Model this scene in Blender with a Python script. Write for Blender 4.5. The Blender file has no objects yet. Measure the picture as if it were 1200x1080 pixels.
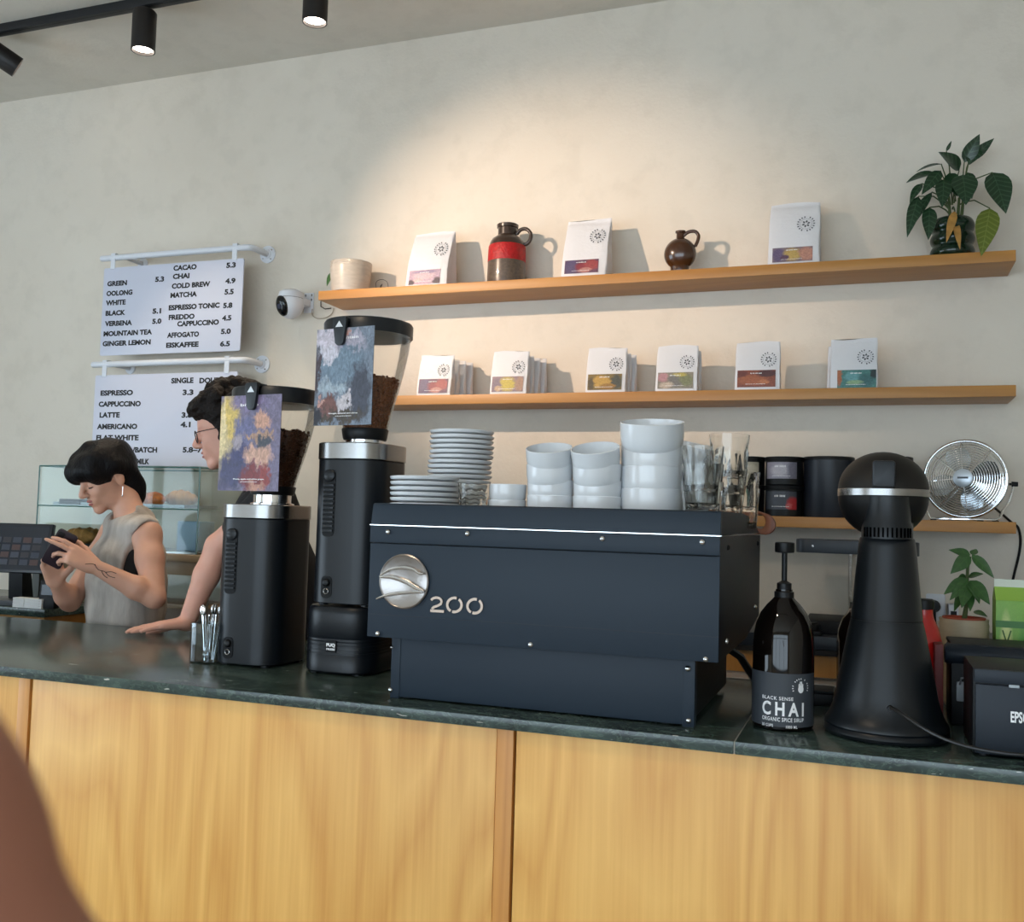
import bpy, bmesh, math, random
import numpy as np
from mathutils import Vector, Matrix

random.seed(7)
scene = bpy.context.scene
COL = scene.collection

# ------------------------------------------------------------------ camera
FPX = 1155.0                                   # focal length in pixels of the 1200 x 1080 frame
CAM = np.array([0.0, 0.0, 1.505])
ROT = np.array([[0.93977, 0.00708, -0.34175],    # world = ROT @ (right, down, forward)
                [0.34063, 0.06352, 0.93805],
                [0.02835, -0.99796, 0.05728]])
u, s_, vt = np.linalg.svd(ROT)
ROT = u @ vt
cam_data = bpy.data.cameras.new('camera')
cam_data.sensor_fit = 'HORIZONTAL'
cam_data.sensor_width = 36.0
cam_data.lens = FPX / 1200 * 36
cam_data.clip_start = 0.01
cam_data.dof.use_dof = True
cam_data.dof.focus_distance = 2.6
cam_data.dof.aperture_fstop = 26
cam = bpy.data.objects.new('camera', cam_data)
COL.objects.link(cam)
mw = Matrix.Identity(4)
for i in range(3):
    mw[i][0] = ROT[i, 0]; mw[i][1] = -ROT[i, 1]; mw[i][2] = -ROT[i, 2]; mw[i][3] = CAM[i]
cam.matrix_world = mw
scene.camera = cam

scene.view_settings.view_transform = 'Standard'
scene.view_settings.look = 'None'
scene.view_settings.gamma = 1.0
scene.view_settings.use_curve_mapping = False
scene.view_settings.exposure = -0.14

# ------------------------------------------------------------------ daylight
world = bpy.data.worlds.new('World')
scene.world = world
world.use_nodes = True
bg = world.node_tree.nodes['Background']
bg.inputs[0].default_value = (0.71, 0.865, 1.0, 1)
bg.inputs[1].default_value = 5.8


def portal(name, loc, rot, sx, sy):
    l = bpy.data.lights.new(name, 'AREA')
    l.shape = 'RECTANGLE'; l.size = sx; l.size_y = sy
    l.cycles.is_portal = True
    o = bpy.data.objects.new(name, l); COL.objects.link(o)
    o.location = loc; o.rotation_euler = rot


RX0, RX1, RY0, RY1, RZ = -5.6, 3.0, -4.8, 3.6, 3.48       # room
portal('daylight_front', (-1.3, RY0 - 0.05, 1.6), (math.pi / 2, 0, math.pi), 7.4, 2.6)
portal('daylight_left', (RX0 - 0.05, -.3, 1.4), (math.pi / 2, 0, math.pi / 2), 3.4, 2.2)


def W(px, py, Y=None, Z=None, X=None):
    """point of the place seen at a pixel, on a given plane"""
    d = ROT @ np.array([px - 600, py - 540, FPX])
    if Y is not None: t = (Y - CAM[1]) / d[1]
    elif Z is not None: t = (Z - CAM[2]) / d[2]
    else: t = (X - CAM[0]) / d[0]
    return Vector(CAM + d * t)


# ------------------------------------------------------------------ materials
def lin(c):
    return tuple(((v / 255) / 12.92 if v / 255 <= .04045 else ((v / 255 + .055) / 1.055) ** 2.4) for v in c[:3]) + (1,)


MATS = {}


class NT:
    def __init__(s, name):
        s.m = bpy.data.materials.new(name); s.m.use_nodes = True
        s.t = s.m.node_tree
        s.b = s.t.nodes['Principled BSDF']
        s.out = s.t.nodes['Material Output']

    def n(s, typ, **kw):
        nd = s.t.nodes.new(typ)
        for k, v in kw.items(): setattr(nd, k, v)
        return nd

    def l(s, a, b): s.t.links.new(a, b)

    def coord(s, kind='Object', scale=(1, 1, 1), loc=(0, 0, 0)):
        tc = s.n('ShaderNodeTexCoord'); mp = s.n('ShaderNodeMapping')
        s.l(tc.outputs[kind], mp.inputs[0])
        mp.inputs['Scale'].default_value = scale; mp.inputs['Location'].default_value = loc
        return mp.outputs[0]

    def noise(s, vec, scale, detail=3, rough=.55, dist=0):
        t = s.n('ShaderNodeTexNoise')
        s.l(vec, t.inputs['Vector'])
        t.inputs['Scale'].default_value = scale; t.inputs['Detail'].default_value = detail
        t.inputs['Roughness'].default_value = rough; t.inputs['Distortion'].default_value = dist
        return t

    def ramp(s, fac, stops):
        r = s.n('ShaderNodeValToRGB')
        e = r.color_ramp.elements
        while len(e) < len(stops): e.new(0.5)
        for q, (p, c) in zip(e, stops): q.position = p; q.color = c
        s.l(fac, r.inputs[0])
        return r.outputs[0]

    def mix(s, fac, a, b, mode='MIX'):
        m = s.n('ShaderNodeMix', data_type='RGBA', blend_type=mode)
        for sock, v in ((m.inputs[0], fac), (m.inputs[6], a), (m.inputs[7], b)):
            if hasattr(v, 'links') or hasattr(v, 'is_linked'): s.l(v, sock)
            else: sock.default_value = v
        return m.outputs[2]

    def math(s, op, a, b=None, c=None):
        m = s.n('ShaderNodeMath', operation=op)
        for sock, v in zip(m.inputs, (a, b, c)):
            if v is None: continue
            if hasattr(v, 'is_linked'): s.l(v, sock)
            else: sock.default_value = v
        return m.outputs[0]

    def bump(s, h, strength=.2, dist=.01):
        b = s.n('ShaderNodeBump')
        b.inputs['Strength'].default_value = strength; b.inputs['Distance'].default_value = dist
        s.l(h, b.inputs['Height']); s.l(b.outputs[0], s.b.inputs['Normal'])


def M(name, col=None, rough=.5, metal=0, noise=None, bump=None, trans=0, ior=1.45, coat=0, spec=.5, emit=None, sss=0, scale=(1, 1, 1), sheen=0):
    if name in MATS: return MATS[name]
    t = NT(name); b = t.b
    c = lin(col)
    b.inputs['Base Color'].default_value = c
    b.inputs['Roughness'].default_value = rough
    b.inputs['Metallic'].default_value = metal
    b.inputs['IOR'].default_value = ior
    b.inputs['Specular IOR Level'].default_value = spec
    b.inputs['Transmission Weight'].default_value = trans
    b.inputs['Coat Weight'].default_value = coat
    b.inputs['Sheen Weight'].default_value = sheen
    if sss:
        b.inputs['Subsurface Weight'].default_value = sss
        b.inputs['Subsurface Radius'].default_value = (.01, .004, .002)
    if noise:
        nz = t.noise(t.coord(scale=scale), noise[0], 5)
        d = tuple(v * (1 - noise[1]) for v in c[:3]) + (1,)
        e = tuple(min(1, v * (1 + noise[1] * .7)) for v in c[:3]) + (1,)
        t.l(t.ramp(nz.outputs[0], [(.3, d), (.7, e)]), b.inputs['Base Color'])
    if bump:
        nz = t.noise(t.coord(scale=scale), bump[0], 4)
        t.bump(nz.outputs[0], bump[1], .01)
    if emit:
        b.inputs['Emission Color'].default_value = lin(emit[0]); b.inputs['Emission Strength'].default_value = emit[1]
    MATS[name] = t.m
    return t.m


def wood(name, dark, light, sx=1.3, sz=.16, rings=11, rough=.42, axis='z'):
    t = NT(name)
    sc = {'z': (sx, sx, sz), 'x': (sz, sx, sx)}[axis]
    v = t.coord(scale=sc)
    n1 = t.noise(v, 1.6, 2, .5, .3)
    r = t.math('FRACT', t.math('MULTIPLY', n1.outputs[0], rings))
    tri = t.math('ABSOLUTE', t.math('SUBTRACT', r, .5))
    fine = {'z': (90, 90, 2.5), 'x': (2.5, 90, 90)}[axis]
    n2 = t.noise(t.coord(scale=fine), 1.0, 3)
    f = t.math('ADD', t.math('MULTIPLY', tri, .62), t.math('MULTIPLY', n2.outputs[0], .5))
    n3 = t.noise(v, 5, 3)
    f = t.math('ADD', f, t.math('MULTIPLY', n3.outputs[0], .3))
    c = t.ramp(f, [(.15, lin(dark)), (.85, lin(light))])
    t.l(c, t.b.inputs['Base Color'])
    t.b.inputs['Roughness'].default_value = rough
    t.bump(n2.outputs[0], .05, .003)
    MATS[name] = t.m
    return t.m


def plaster(name, a, b, c, rough=.75):
    t = NT(name)
    v = t.coord()
    n1 = t.noise(v, .9, 5, .6, .4); n2 = t.noise(v, 9, 6, .6); n3 = t.noise(v, 70, 3, .5)
    c1 = t.ramp(n1.outputs[0], [(.3, lin(a)), (.55, lin(b)), (.75, lin(c))])
    k = t.ramp(n2.outputs[0], [(.36, (.86, .86, .85, 1)), (.5, (1, 1, 1, 1))])
    t.l(t.mix(.32, c1, k, 'MULTIPLY'), t.b.inputs['Base Color'])
    t.b.inputs['Roughness'].default_value = rough
    t.b.inputs['Specular IOR Level'].default_value = .3
    h = t.math('ADD', t.math('MULTIPLY', n2.outputs[0], 1.0), t.math('MULTIPLY', n3.outputs[0], .35))
    t.bump(h, .22, .012)
    MATS[name] = t.m
    return t.m


def stone(name):
    t = NT(name)
    v = t.coord(scale=(1, 1.7, 2.2))
    n1 = t.noise(v, 5, 6, .62, 1.2); n2 = t.noise(v, 26, 5, .65, 1.5); n3 = t.noise(t.coord(scale=(.8, 4.2, 6)), 26, 2, .5, .3)
    c = t.ramp(n1.outputs[0], [(.28, lin((30, 37, 36))), (.5, lin((50, 63, 59))), (.66, lin((70, 86, 80))), (.8, lin((46, 55, 53)))])
    vein = t.ramp(n2.outputs[0], [(.50, (0, 0, 0, 1)), (.56, (1, 1, 1, 1)), (.60, (0, 0, 0, 1))])
    c = t.mix(t.math('MULTIPLY', vein, .45), c, lin((96, 116, 102)))
    chip = t.ramp(n3.outputs[0], [(.735, (0, 0, 0, 1)), (.745, (1, 1, 1, 1))])
    c = t.mix(chip, c, lin((188, 186, 176)))
    t.l(c, t.b.inputs['Base Color'])
    t.b.inputs['Roughness'].default_value = .2
    t.bump(n2.outputs[0], .03, .004)
    MATS[name] = t.m
    return t.m


def print_mat(name, base, blobs, warp=.35, wscale=5, grain=.25, gscale=30, rough=.45, size=(1, 1)):
    """a flat printed picture: soft coloured areas over a ground colour; local x, z in 0..1 units of the sheet"""
    t = NT(name)
    v = t.coord('Object', scale=(1 / size[0], 1, 1 / size[1]))
    wn = t.noise(v, wscale, 9, .68)
    sub = t.n('ShaderNodeVectorMath', operation='SUBTRACT'); t.l(wn.outputs['Color'], sub.inputs[0]); sub.inputs[1].default_value = (.5, .5, .5)
    sc = t.n('ShaderNodeVectorMath', operation='SCALE'); t.l(sub.outputs[0], sc.inputs[0]); sc.inputs['Scale'].default_value = warp
    ad = t.n('ShaderNodeVectorMath', operation='ADD'); t.l(v, ad.inputs[0]); t.l(sc.outputs[0], ad.inputs[1])
    sep = t.n('ShaderNodeSeparateXYZ'); t.l(ad.outputs[0], sep.inputs[0])
    c = lin(base)
    for cx, cz, rx, rz, col in blobs:
        dx = t.math('MULTIPLY', t.math('SUBTRACT', sep.outputs[0], cx), 1 / rx)
        dz = t.math('MULTIPLY', t.math('SUBTRACT', sep.outputs[2], cz), 1 / rz)
        d = t.math('ADD', t.math('MULTIPLY', dx, dx), t.math('MULTIPLY', dz, dz))
        mr = t.n('ShaderNodeMapRange'); t.l(d, mr.inputs[0])
        mr.inputs[1].default_value = .5; mr.inputs[2].default_value = 1.35; mr.inputs[3].default_value = 1; mr.inputs[4].default_value = 0
        c = t.mix(mr.outputs[0], c, lin(col))
    g = t.noise(v, gscale, 5, .7, .8)
    gr = t.ramp(g.outputs[0], [(.3, (1 - grain * 1.6,) * 3 + (1,)), (.7, (1 + grain, 1 + grain, 1 + grain, 1))])
    c = t.mix(1.0, c, gr, 'MULTIPLY')
    t.l(c, t.b.inputs['Base Color'])
    t.b.inputs['Roughness'].default_value = rough
    return t.m


BLACK = M('black_plastic', (13, 14, 16), .42, spec=.35)
BLACKM = M('black_matte', (12, 13, 15), .55, noise=(60, .15), spec=.25)
GRINDER = M('grinder_black', (14, 18, 23), .34, bump=(700, .02), spec=.4)
NAVY = M('machine_panel', (30, 42, 54), .45, bump=(900, .02), spec=.3)
NAVYD = M('machine_side', (26, 29, 33), .45, bump=(900, .02), spec=.3)
CHROME = M('chrome', (225, 225, 225), .12, 1)
STEEL = M('brushed_steel', (150, 148, 146), .26, 1, bump=(300, .03), scale=(1, 1, 12))
SCREW = M('screw_steel', (215, 215, 215), .18, 1)
WHITEC = M('white_porcelain', (214, 218, 222), .16, coat=.3)
WHITEP = M('white_painted_metal', (222, 224, 230), .38)
BOARD = M('white_board', (206, 208, 222), .42)
GLASS = M('clear_glass', (252, 252, 250), .01, trans=1, ior=1.36)
PLEX = M('hopper_plastic', (244, 240, 234), .03, trans=1, ior=1.12)
CASEGL = M('case_glass', (236, 247, 245), .0, trans=1, ior=1.08)
GLEDGE = M('glass_edge', (70, 110, 104), .15)
SHELFW = wood('shelf_wood', (164, 108, 46), (188, 132, 62), sx=2.5, sz=.35, rings=7, axis='x')
PANELW = wood('panel_wood', (199, 134, 54), (236, 184, 102), sx=1.5, sz=.26, rings=16)
BATTENW = wood('batten_wood', (184, 118, 50), (212, 150, 74), sx=6, sz=.25, rings=8)
BACKW = wood('cabinet_wood', (182, 118, 50), (205, 146, 72), sx=2, sz=.3, rings=7)
WALL = plaster('wall_plaster', (215, 204, 188), (221, 211, 196), (226, 217, 203))
CEIL = plaster('ceiling_plaster', (214, 207, 195), (221, 215, 204), (227, 221, 211))
FLOOR = M('floor_concrete', (168, 160, 150), .5, noise=(3, .15))
STONE = stone('green_marble')
INK = M('black_ink', (22, 22, 24), .55)
WINK = M('white_ink', (236, 236, 236), .5)
GINK = M('grey_ink', (80, 82, 86), .6)
PAPER = M('kraft_white_bag', (220, 219, 221), .55, bump=(60, .18))
BEAN1 = M('dark_beans', (84, 52, 36), .4, noise=(160, .5))
BEAN2 = M('brown_beans', (138, 88, 58), .4, noise=(160, .5))
AMBER = M('brown_glass', (13, 8, 6), .05, spec=.5)
LEAF = M('leaf_green', (40, 74, 36), .35, noise=(30, .35))
LEAFD = M('leaf_dark', (30, 58, 34), .3, noise=(40, .4))
LEAFY = M('leaf_yellowing', (104, 112, 40), .4, noise=(20, .3))
LEAFB = M('leaf_dry', (176, 130, 66), .6, noise=(40, .3))
STEM = M('plant_stem', (70, 84, 44), .6)
SOIL = M('soil', (50, 36, 26), .9, bump=(80, .5))


# ------------------------------------------------------------------ geometry helpers
class G:
    def __init__(s): s.v = []; s.f = []

    def add(s, vs, fs):
        o = len(s.v); s.v += [tuple(p) for p in vs]; s.f += [tuple(i + o for i in f) for f in fs]
        return s

    def box(s, x0, x1, y0, y1, z0, z1):
        return s.add([(x0, y0, z0), (x1, y0, z0), (x1, y1, z0), (x0, y1, z0), (x0, y0, z1), (x1, y0, z1), (x1, y1, z1), (x0, y1, z1)],
                     [(0, 3, 2, 1), (4, 5, 6, 7), (0, 1, 5, 4), (1, 2, 6, 5), (2, 3, 7, 6), (3, 0, 4, 7)])

    def lathe(s, prof, seg=32, c=(0, 0, 0), mtx=None, a0=0, a1=None, caps=True):
        full = a1 is None
        a1 = a0 + 2 * math.pi if full else a1
        n = seg if full else seg + 1
        vs = []; fs = []
        for r, z in prof:
            for i in range(n):
                a = a0 + (a1 - a0) * i / seg
                p = Vector((r * math.cos(a), r * math.sin(a), z))
                if mtx: p = mtx @ p
                vs.append((p[0] + c[0], p[1] + c[1], p[2] + c[2]))
        m = len(prof)
        for j in range(m - 1):
            for i in range(seg):
                i2 = (i + 1) % n
                fs.append((j * n + i, j * n + i2, (j + 1) * n + i2, (j + 1) * n + i))
        if caps and full:
            if prof[0][0] > 1e-6: fs.append(tuple(range(n - 1, -1, -1)))
            if prof[-1][0] > 1e-6: fs.append(tuple((m - 1) * n + i for i in range(n)))
        return s.add(vs, fs)

    def ell(s, c, r, seg=16, rings=10, mtx=None):
        prof = [(max(1e-5, math.sin(math.pi * i / rings)), -math.cos(math.pi * i / rings)) for i in range(rings + 1)]
        S = Matrix.Diagonal((r[0], r[1], r[2]))
        return s.lathe(prof, seg, c, (mtx @ S) if mtx else S, caps=False)

    def tube(s, pts, r, seg=8, closed=False, caps=True):
        pts = [Vector(p) for p in pts]; n = len(pts)
        rs = r if isinstance(r, (list, tuple)) else [r] * n
        vs = []; fs = []; prev = None
        for i, p in enumerate(pts):
            if closed: t = pts[(i + 1) % n] - pts[i - 1]
            else: t = pts[min(i + 1, n - 1)] - pts[max(i - 1, 0)]
            t = t.normalized() if t.length > 1e-9 else Vector((0, 0, 1))
            if prev is None:
                a = Vector((0, 0, 1)) if abs(t.z) < .9 else Vector((1, 0, 0))
                nx = t.cross(a).normalized()
            else:
                nx = (prev - t * prev.dot(t)).normalized()
            prev = nx; ny = t.cross(nx)
            for k in range(seg):
                a = 2 * math.pi * k / seg
                vs.append(p + (nx * math.cos(a) + ny * math.sin(a)) * rs[i])
        m = n if closed else n - 1
        for i in range(m):
            j = (i + 1) % n
            for k in range(seg):
                k2 = (k + 1) % seg
                fs.append((i * seg + k, i * seg + k2, j * seg + k2, j * seg + k))
        if caps and not closed:
            fs.append(tuple(range(seg - 1, -1, -1))); fs.append(tuple((n - 1) * seg + k for k in range(seg)))
        return s.add(vs, fs)

    def prism(s, poly, a, b, plane='xz'):
        """outline in a plane, thickened from a to b along the third axis"""
        def P(p, q):
            return {'xz': (p[0], q, p[1]), 'xy': (p[0], p[1], q), 'yz': (q, p[0], p[1])}[plane]
        n = len(poly)
        vs = [P(p, a) for p in poly] + [P(p, b) for p in poly]
        fs = [tuple(range(n)), tuple(range(2 * n - 1, n - 1, -1))] + [(i, i + n, (i + 1) % n + n, (i + 1) % n) for i in range(n)]
        return s.add(vs, fs)

    def ribbon(s, pts, w, a, b, closed=False):
        """flat stroke along points of the xz plane"""
        n = len(pts); L = []; R = []
        for i in range(n):
            p0 = pts[max(i - 1, 0)]; p1 = pts[min(i + 1, n - 1)]
            dx, dz = p1[0] - p0[0], p1[1] - p0[1]; l = math.hypot(dx, dz) or 1
            nx, nz = -dz / l * w / 2, dx / l * w / 2
            L.append((pts[i][0] + nx, pts[i][1] + nz)); R.append((pts[i][0] - nx, pts[i][1] - nz))
        return s.prism(L + R[::-1], a, b)

    def loops(s, rings, caps=True, close=True):
        n = len(rings[0]); vs = [p for r in rings for p in r]; fs = []
        for j in range(len(rings) - 1):
            for i in range(n if close else n - 1):
                i2 = (i + 1) % n
                fs.append((j * n + i, j * n + i2, (j + 1) * n + i2, (j + 1) * n + i))
        if caps:
            fs.append(tuple(range(n - 1, -1, -1))); fs.append(tuple((len(rings) - 1) * n + i for i in range(n)))
        return s.add(vs, fs)

    def move(s, m):
        s.v = [tuple(m @ Vector(p)) for p in s.v]; return s


def spl(pts, n=5):
    """smooth curve through the points"""
    P = [Vector(p) for p in pts]; out = []
    for i in range(len(P) - 1):
        a, b, c, d = P[max(i - 1, 0)], P[i], P[i + 1], P[min(i + 2, len(P) - 1)]
        for k in range(n):
            t = k / n
            out.append(.5 * ((2 * b) + (c - a) * t + (2 * a - 5 * b + 4 * c - d) * t * t + (3 * b - a - 3 * c + d) * t ** 3))
    return out + [P[-1]]


def rrect(w, d, r, n=5, cx=0, cy=0):
    """rounded rectangle outline, counter-clockwise"""
    out = []
    for (sx, sy, a0) in ((1, -1, -90), (1, 1, 0), (-1, 1, 90), (-1, -1, 180)):
        for k in range(n + 1):
            a = math.radians(a0 + 90 * k / n)
            out.append((cx + sx * (w / 2 - r) + r * math.cos(a), cy + sy * (d / 2 - r) + r * math.sin(a)))
    return out


def obj(name, g, mat, parent=None, loc=None, rot=None, bevel=0, smooth=40, seg=2):
    if isinstance(g, G):
        me = bpy.data.meshes.new(name); me.from_pydata(g.v, [], g.f); me.update()
    else:
        me = g
    bm = bmesh.new(); bm.from_mesh(me)
    bmesh.ops.recalc_face_normals(bm, faces=bm.faces)
    if bevel:
        ed = [e for e in bm.edges if len(e.link_faces) == 2 and e.calc_face_angle(0) > .5]
        bmesh.ops.bevel(bm, geom=ed, offset=bevel, segments=seg, affect='EDGES', clamp_overlap=True, profile=.6)
    bm.to_mesh(me); bm.free()
    if smooth is not None:
        me.polygons.foreach_set('use_smooth', [True] * len(me.polygons))
        me.set_sharp_from_angle(angle=math.radians(smooth))
    if mat: me.materials.append(mat)
    o = bpy.data.objects.new(name, me); COL.objects.link(o)
    if parent: o.parent = parent
    if loc is not None: o.location = loc
    if rot is not None: o.rotation_euler = rot
    return o


def tag(o, label, cat, group=None, kind=None):
    o['label'] = label; o['category'] = cat
    if group: o['group'] = group
    if kind: o['kind'] = kind
    return o


def thing(name, label, cat, loc=(0, 0, 0), rz=0, group=None):
    o = bpy.data.objects.new(name, None); COL.objects.link(o)
    o.empty_display_size = .05
    o.location = loc; o.rotation_euler = (0, 0, rz)
    return tag(o, label, cat, group)


def struct(name, g, mat, parent=None, bevel=0):
    o = obj(name, g, mat, parent, bevel=bevel)
    if not parent: o['kind'] = 'structure'
    return o


def dup(root, loc=None, label=None, rot=None):
    r = root.copy(); COL.objects.link(r)
    if loc is not None: r.location = loc
    if rot is not None: r.rotation_euler = rot
    if label: r['label'] = label
    for ch in list(root.children):
        c = ch.copy(); COL.objects.link(c); c.parent = r
        for gch in ch.children:
            d = gch.copy(); COL.objects.link(d); d.parent = c
    return r


def text_mesh(s, size=1.0, bold=0.0, depth=0.0, spacing=1.0):
    cu = bpy.data.curves.new('txt', 'FONT'); cu.body = s; cu.size = size; cu.offset = bold; cu.extrude = depth
    cu.space_character = spacing; cu.resolution_u = 3
    o = bpy.data.objects.new('txt', cu); COL.objects.link(o)
    dg = bpy.context.evaluated_depsgraph_get(); dg.update()
    me = bpy.data.meshes.new_from_object(o.evaluated_get(dg))
    bpy.data.objects.remove(o); bpy.data.curves.remove(cu)
    return me


def text(name, s, mat, parent, x0, x1, z0, z1, y, bold=.02, bend=None, spacing=1.0):
    """lettering facing -y that fills x0..x1 and z0..z1 (local); bend = cylinder radius about the local z axis"""
    me = text_mesh(s, 1.0, bold, 0.0, spacing)
    n = len(me.vertices); co = np.empty(n * 3); me.vertices.foreach_get('co', co); co = co.reshape(-1, 3)
    lo = co.min(0); hi = co.max(0)
    x = x0 + (co[:, 0] - lo[0]) / max(1e-6, hi[0] - lo[0]) * (x1 - x0)
    z = z0 + (co[:, 1] - lo[1]) / max(1e-6, hi[1] - lo[1]) * (z1 - z0)
    if bend:
        a = x / bend
        q = np.stack([bend * np.sin(a), -bend * np.cos(a), z], 1)
    else:
        q = np.stack([x, np.full(n, y), z], 1)
    me.vertices.foreach_set('co', q.ravel()); me.update()
    me.materials.clear(); me.materials.append(mat)
    o = bpy.data.objects.new(name, me); COL.objects.link(o); o.parent = parent
    return o


def small_print(name, mat, parent, x0, x1, z0, z1, y, seed=0, bend=None):
    """a line of print too small to read: short strokes of word length"""
    r = random.Random(seed); g = G(); x = x0; h = z1 - z0
    while x < x1 - h * .3:
        n = r.randint(3, 7)
        for k in range(n):
            w = h * .34
            if x + w > x1: break
            q = [(x, z0), (x + w, z0), (x + w, z1 - (h * .25 if r.random() < .6 else 0)), (x, z1 - (h * .25 if r.random() < .6 else 0))]
            g.add([(bend * math.sin(a / bend), -bend * math.cos(a / bend), b) if bend else (a, y, b) for a, b in q], [(0, 1, 2, 3)])
            x += h * .52
        x += h * .5
    return obj(name, g, mat, parent, smooth=None)


def screw(name, parent, loc, r=.006, axis='y', mat=SCREW):
    g = G().lathe([(r, 0), (r, .0015), (r * .8, .004), (r * .35, .0055), (1e-4, .0058)], 12)
    m = {'y': Matrix.Rotation(math.pi / 2, 3, 'X'), 'x': Matrix.Rotation(math.pi / 2, 3, 'Y')}[axis]
    g.move(m)
    return obj(name, g, mat, parent, loc)


# ================================================================== THE ROOM
struct('floor', G().box(RX0, RX1, RY0, RY1, -.1, 0), FLOOR)
struct('ceiling', G().box(RX0, RX1, RY0, RY1, RZ, RZ + .1), CEIL)
struct('wall_back', G().box(RX0 - .1, RX1 + .1, RY1, RY1 + .1, -.1, RZ + .1), WALL)
struct('wall_right', G().box(RX1, RX1 + .1, RY0, RY1, -.1, RZ + .1), WALL)
g = G()                                                        # street side, with the shop window opening
g.box(RX0 - .1, -5.0, RY0 - .1, RY0, -.1, RZ + .1); g.box(2.4, RX1 + .1, RY0 - .1, RY0, -.1, RZ + .1)
g.box(-5.0, 2.4, RY0 - .1, RY0, -.1, .3); g.box(-5.0, 2.4, RY0 - .1, RY0, 2.9, RZ + .1)
struct('wall_front', g, WALL)
g = G()
g.box(RX0 - .1, RX0, RY0, -2.0, -.1, RZ + .1); g.box(RX0 - .1, RX0, 1.4, RY1, -.1, RZ + .1)
g.box(RX0 - .1, RX0, -2.0, 1.4, -.1, .3); g.box(RX0 - .1, RX0, -2.0, 1.4, 2.5, RZ + .1)
struct('wall_left', g, WALL)
FRAME = M('window_frame_dark', (50, 52, 54), .5)
g = G()
for x in (-5.0, -3.2, -1.3, .6, 2.34): g.box(x, x + .06, RY0 - .08, RY0 - .02, .3, 2.9)
for z in (.3, 2.2, 2.84): g.box(-5.0, 2.4, RY0 - .075, RY0 - .025, z, z + .06)
struct('window_1', g, FRAME)
g = G()
for y in (-2.0, -.33, 1.34): g.box(RX0 - .08, RX0 - .02, y, y + .06, .3, 2.5)
for z in (.3, 1.9, 2.44): g.box(RX0 - .075, RX0 - .025, -2.0, 1.4, z, z + .06)
struct('window_2', g, FRAME)

# ------------------------------------------------------------------ counter
CT, CF, CB = 1.10, 1.90, 2.73            # counter top height, front edge, back edge
JX = -.235
ct = thing('countertop', 'long dark green marble countertop carrying the coffee machines', 'countertop', (0, 0, CT))
obj('slab', G().box(-4.6, JX - .0012, CF, CB, -.024, 0), STONE, ct, bevel=.002)
obj('slab', G().box(JX + .0012, 1.6, CF, CB, -.024, 0), STONE, ct, bevel=.002)
obj('joint', G().box(JX - .0012, JX + .0012, CF + .001, CB, -.023, -.0006), M('grout', (150, 148, 138), .8), ct)
cf = thing('service_counter', 'honey coloured veneered counter front with vertical battens', 'counter')
PF = CF + .018
xs = [-3.249, -1.984, -.713, .55]
for i, x in enumerate(xs):
    obj('batten', G().box(x, x + .036, PF - .004, PF + .03, .08, CT - .0245), BATTENW, cf, bevel=.0015)
    nx = xs[i + 1] if i < 3 else 1.55
    obj('front_panel', G().box(x + .041, nx - .0022, PF, PF + .02, .08, CT - .0245), PANELW, cf, bevel=.001)
obj('front_panel', G().box(-4.55, xs[0] - .0008, PF, PF + .02, .08, CT - .0245), PANELW, cf)
obj('carcass', G().box(-4.55, 1.55, PF + .031, CB - .03, .0, CT - .0245), M('carcass_dark', (40, 32, 24), .8), cf)
obj('kick_board', G().box(-4.55, 1.55, PF + .05, PF + .1, 0, .08), BLACKM, cf)

# ------------------------------------------------------------------ wall shelves
SX0, SX1, SF, STH = -2.085, .425, 3.40, .036
SZ = {}
for nm, z, lab in (('upper', 2.389, 'highest long wooden wall shelf with jugs and a plant'),
                   ('middle', 1.962, 'middle wooden wall shelf with rows of small coffee bags'),
                   ('lower', 1.535, 'lowest wooden wall shelf holding tins and a fan')):
    SZ[nm] = z
    o = obj('wall_shelf', G().box(SX0 if nm != 'lower' else -1.0, SX1, 0, RY1 - SF, -STH, 0), SHELFW, None, (0, SF, z), bevel=.0015)
    tag(o, lab, 'shelf', 'wooden wall shelves')
ZU, ZM, ZL = SZ['upper'], SZ['middle'], SZ['lower']

# ------------------------------------------------------------------ back cabinet and side counter
bc = thing('back_cabinet', 'wooden back cabinet with dark worktop against the wall behind the counter', 'cabinet')
obj('worktop', G().box(-.9, 1.6, 3.12, 3.575, 1.135, 1.175), M('dark_worktop', (40, 46, 54), .35), bc, bevel=.003)
obj('trim_strip', G().box(-.9, 1.6, 3.125, 3.145, 1.118, 1.134), M('dark_trim', (30, 24, 20), .5), bc)
for i in range(4):
    obj('door', G().box(-.9 + i * .6 + .002, -.9 + (i + 1) * .6 - .002, 3.14, 3.16, .1, 1.117), BACKW, bc, bevel=.002)
obj('carcass', G().box(-.9, 1.5, 3.161, 3.575, 0, 1.134), BACKW, bc)
scn = thing('side_counter', 'dark topped side counter under the till screen', 'counter')
obj('worktop', G().box(-4.6, -2.98, 2.98, 3.575, 1.07, 1.10), STONE, scn, bevel=.002)
obj('carcass', G().box(-4.55, -3.0, 3.0, 3.575, 0, 1.069), BACKW, scn)

# ------------------------------------------------------------------ track lights
TRACKM = M('track_black', (24, 25, 28), .5)
LAMPM = M('lamp_black', (30, 27, 26), .45)
BULB = M('lamp_glow', (255, 244, 232), .5, emit=((255, 238, 220), 14))


def track(y, x0, x1, label):
    t = thing('lighting_track', label, 'light track', (0, y, RZ))
    obj('rail', G().box(x0, x1, -.018, .018, -.036, 0), TRACKM, t, bevel=.002)
    obj('slot', G().box(x0 + .02, x1 - .02, -.006, .006, -.0375, -.0362), BLACK, t)
    return t


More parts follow.
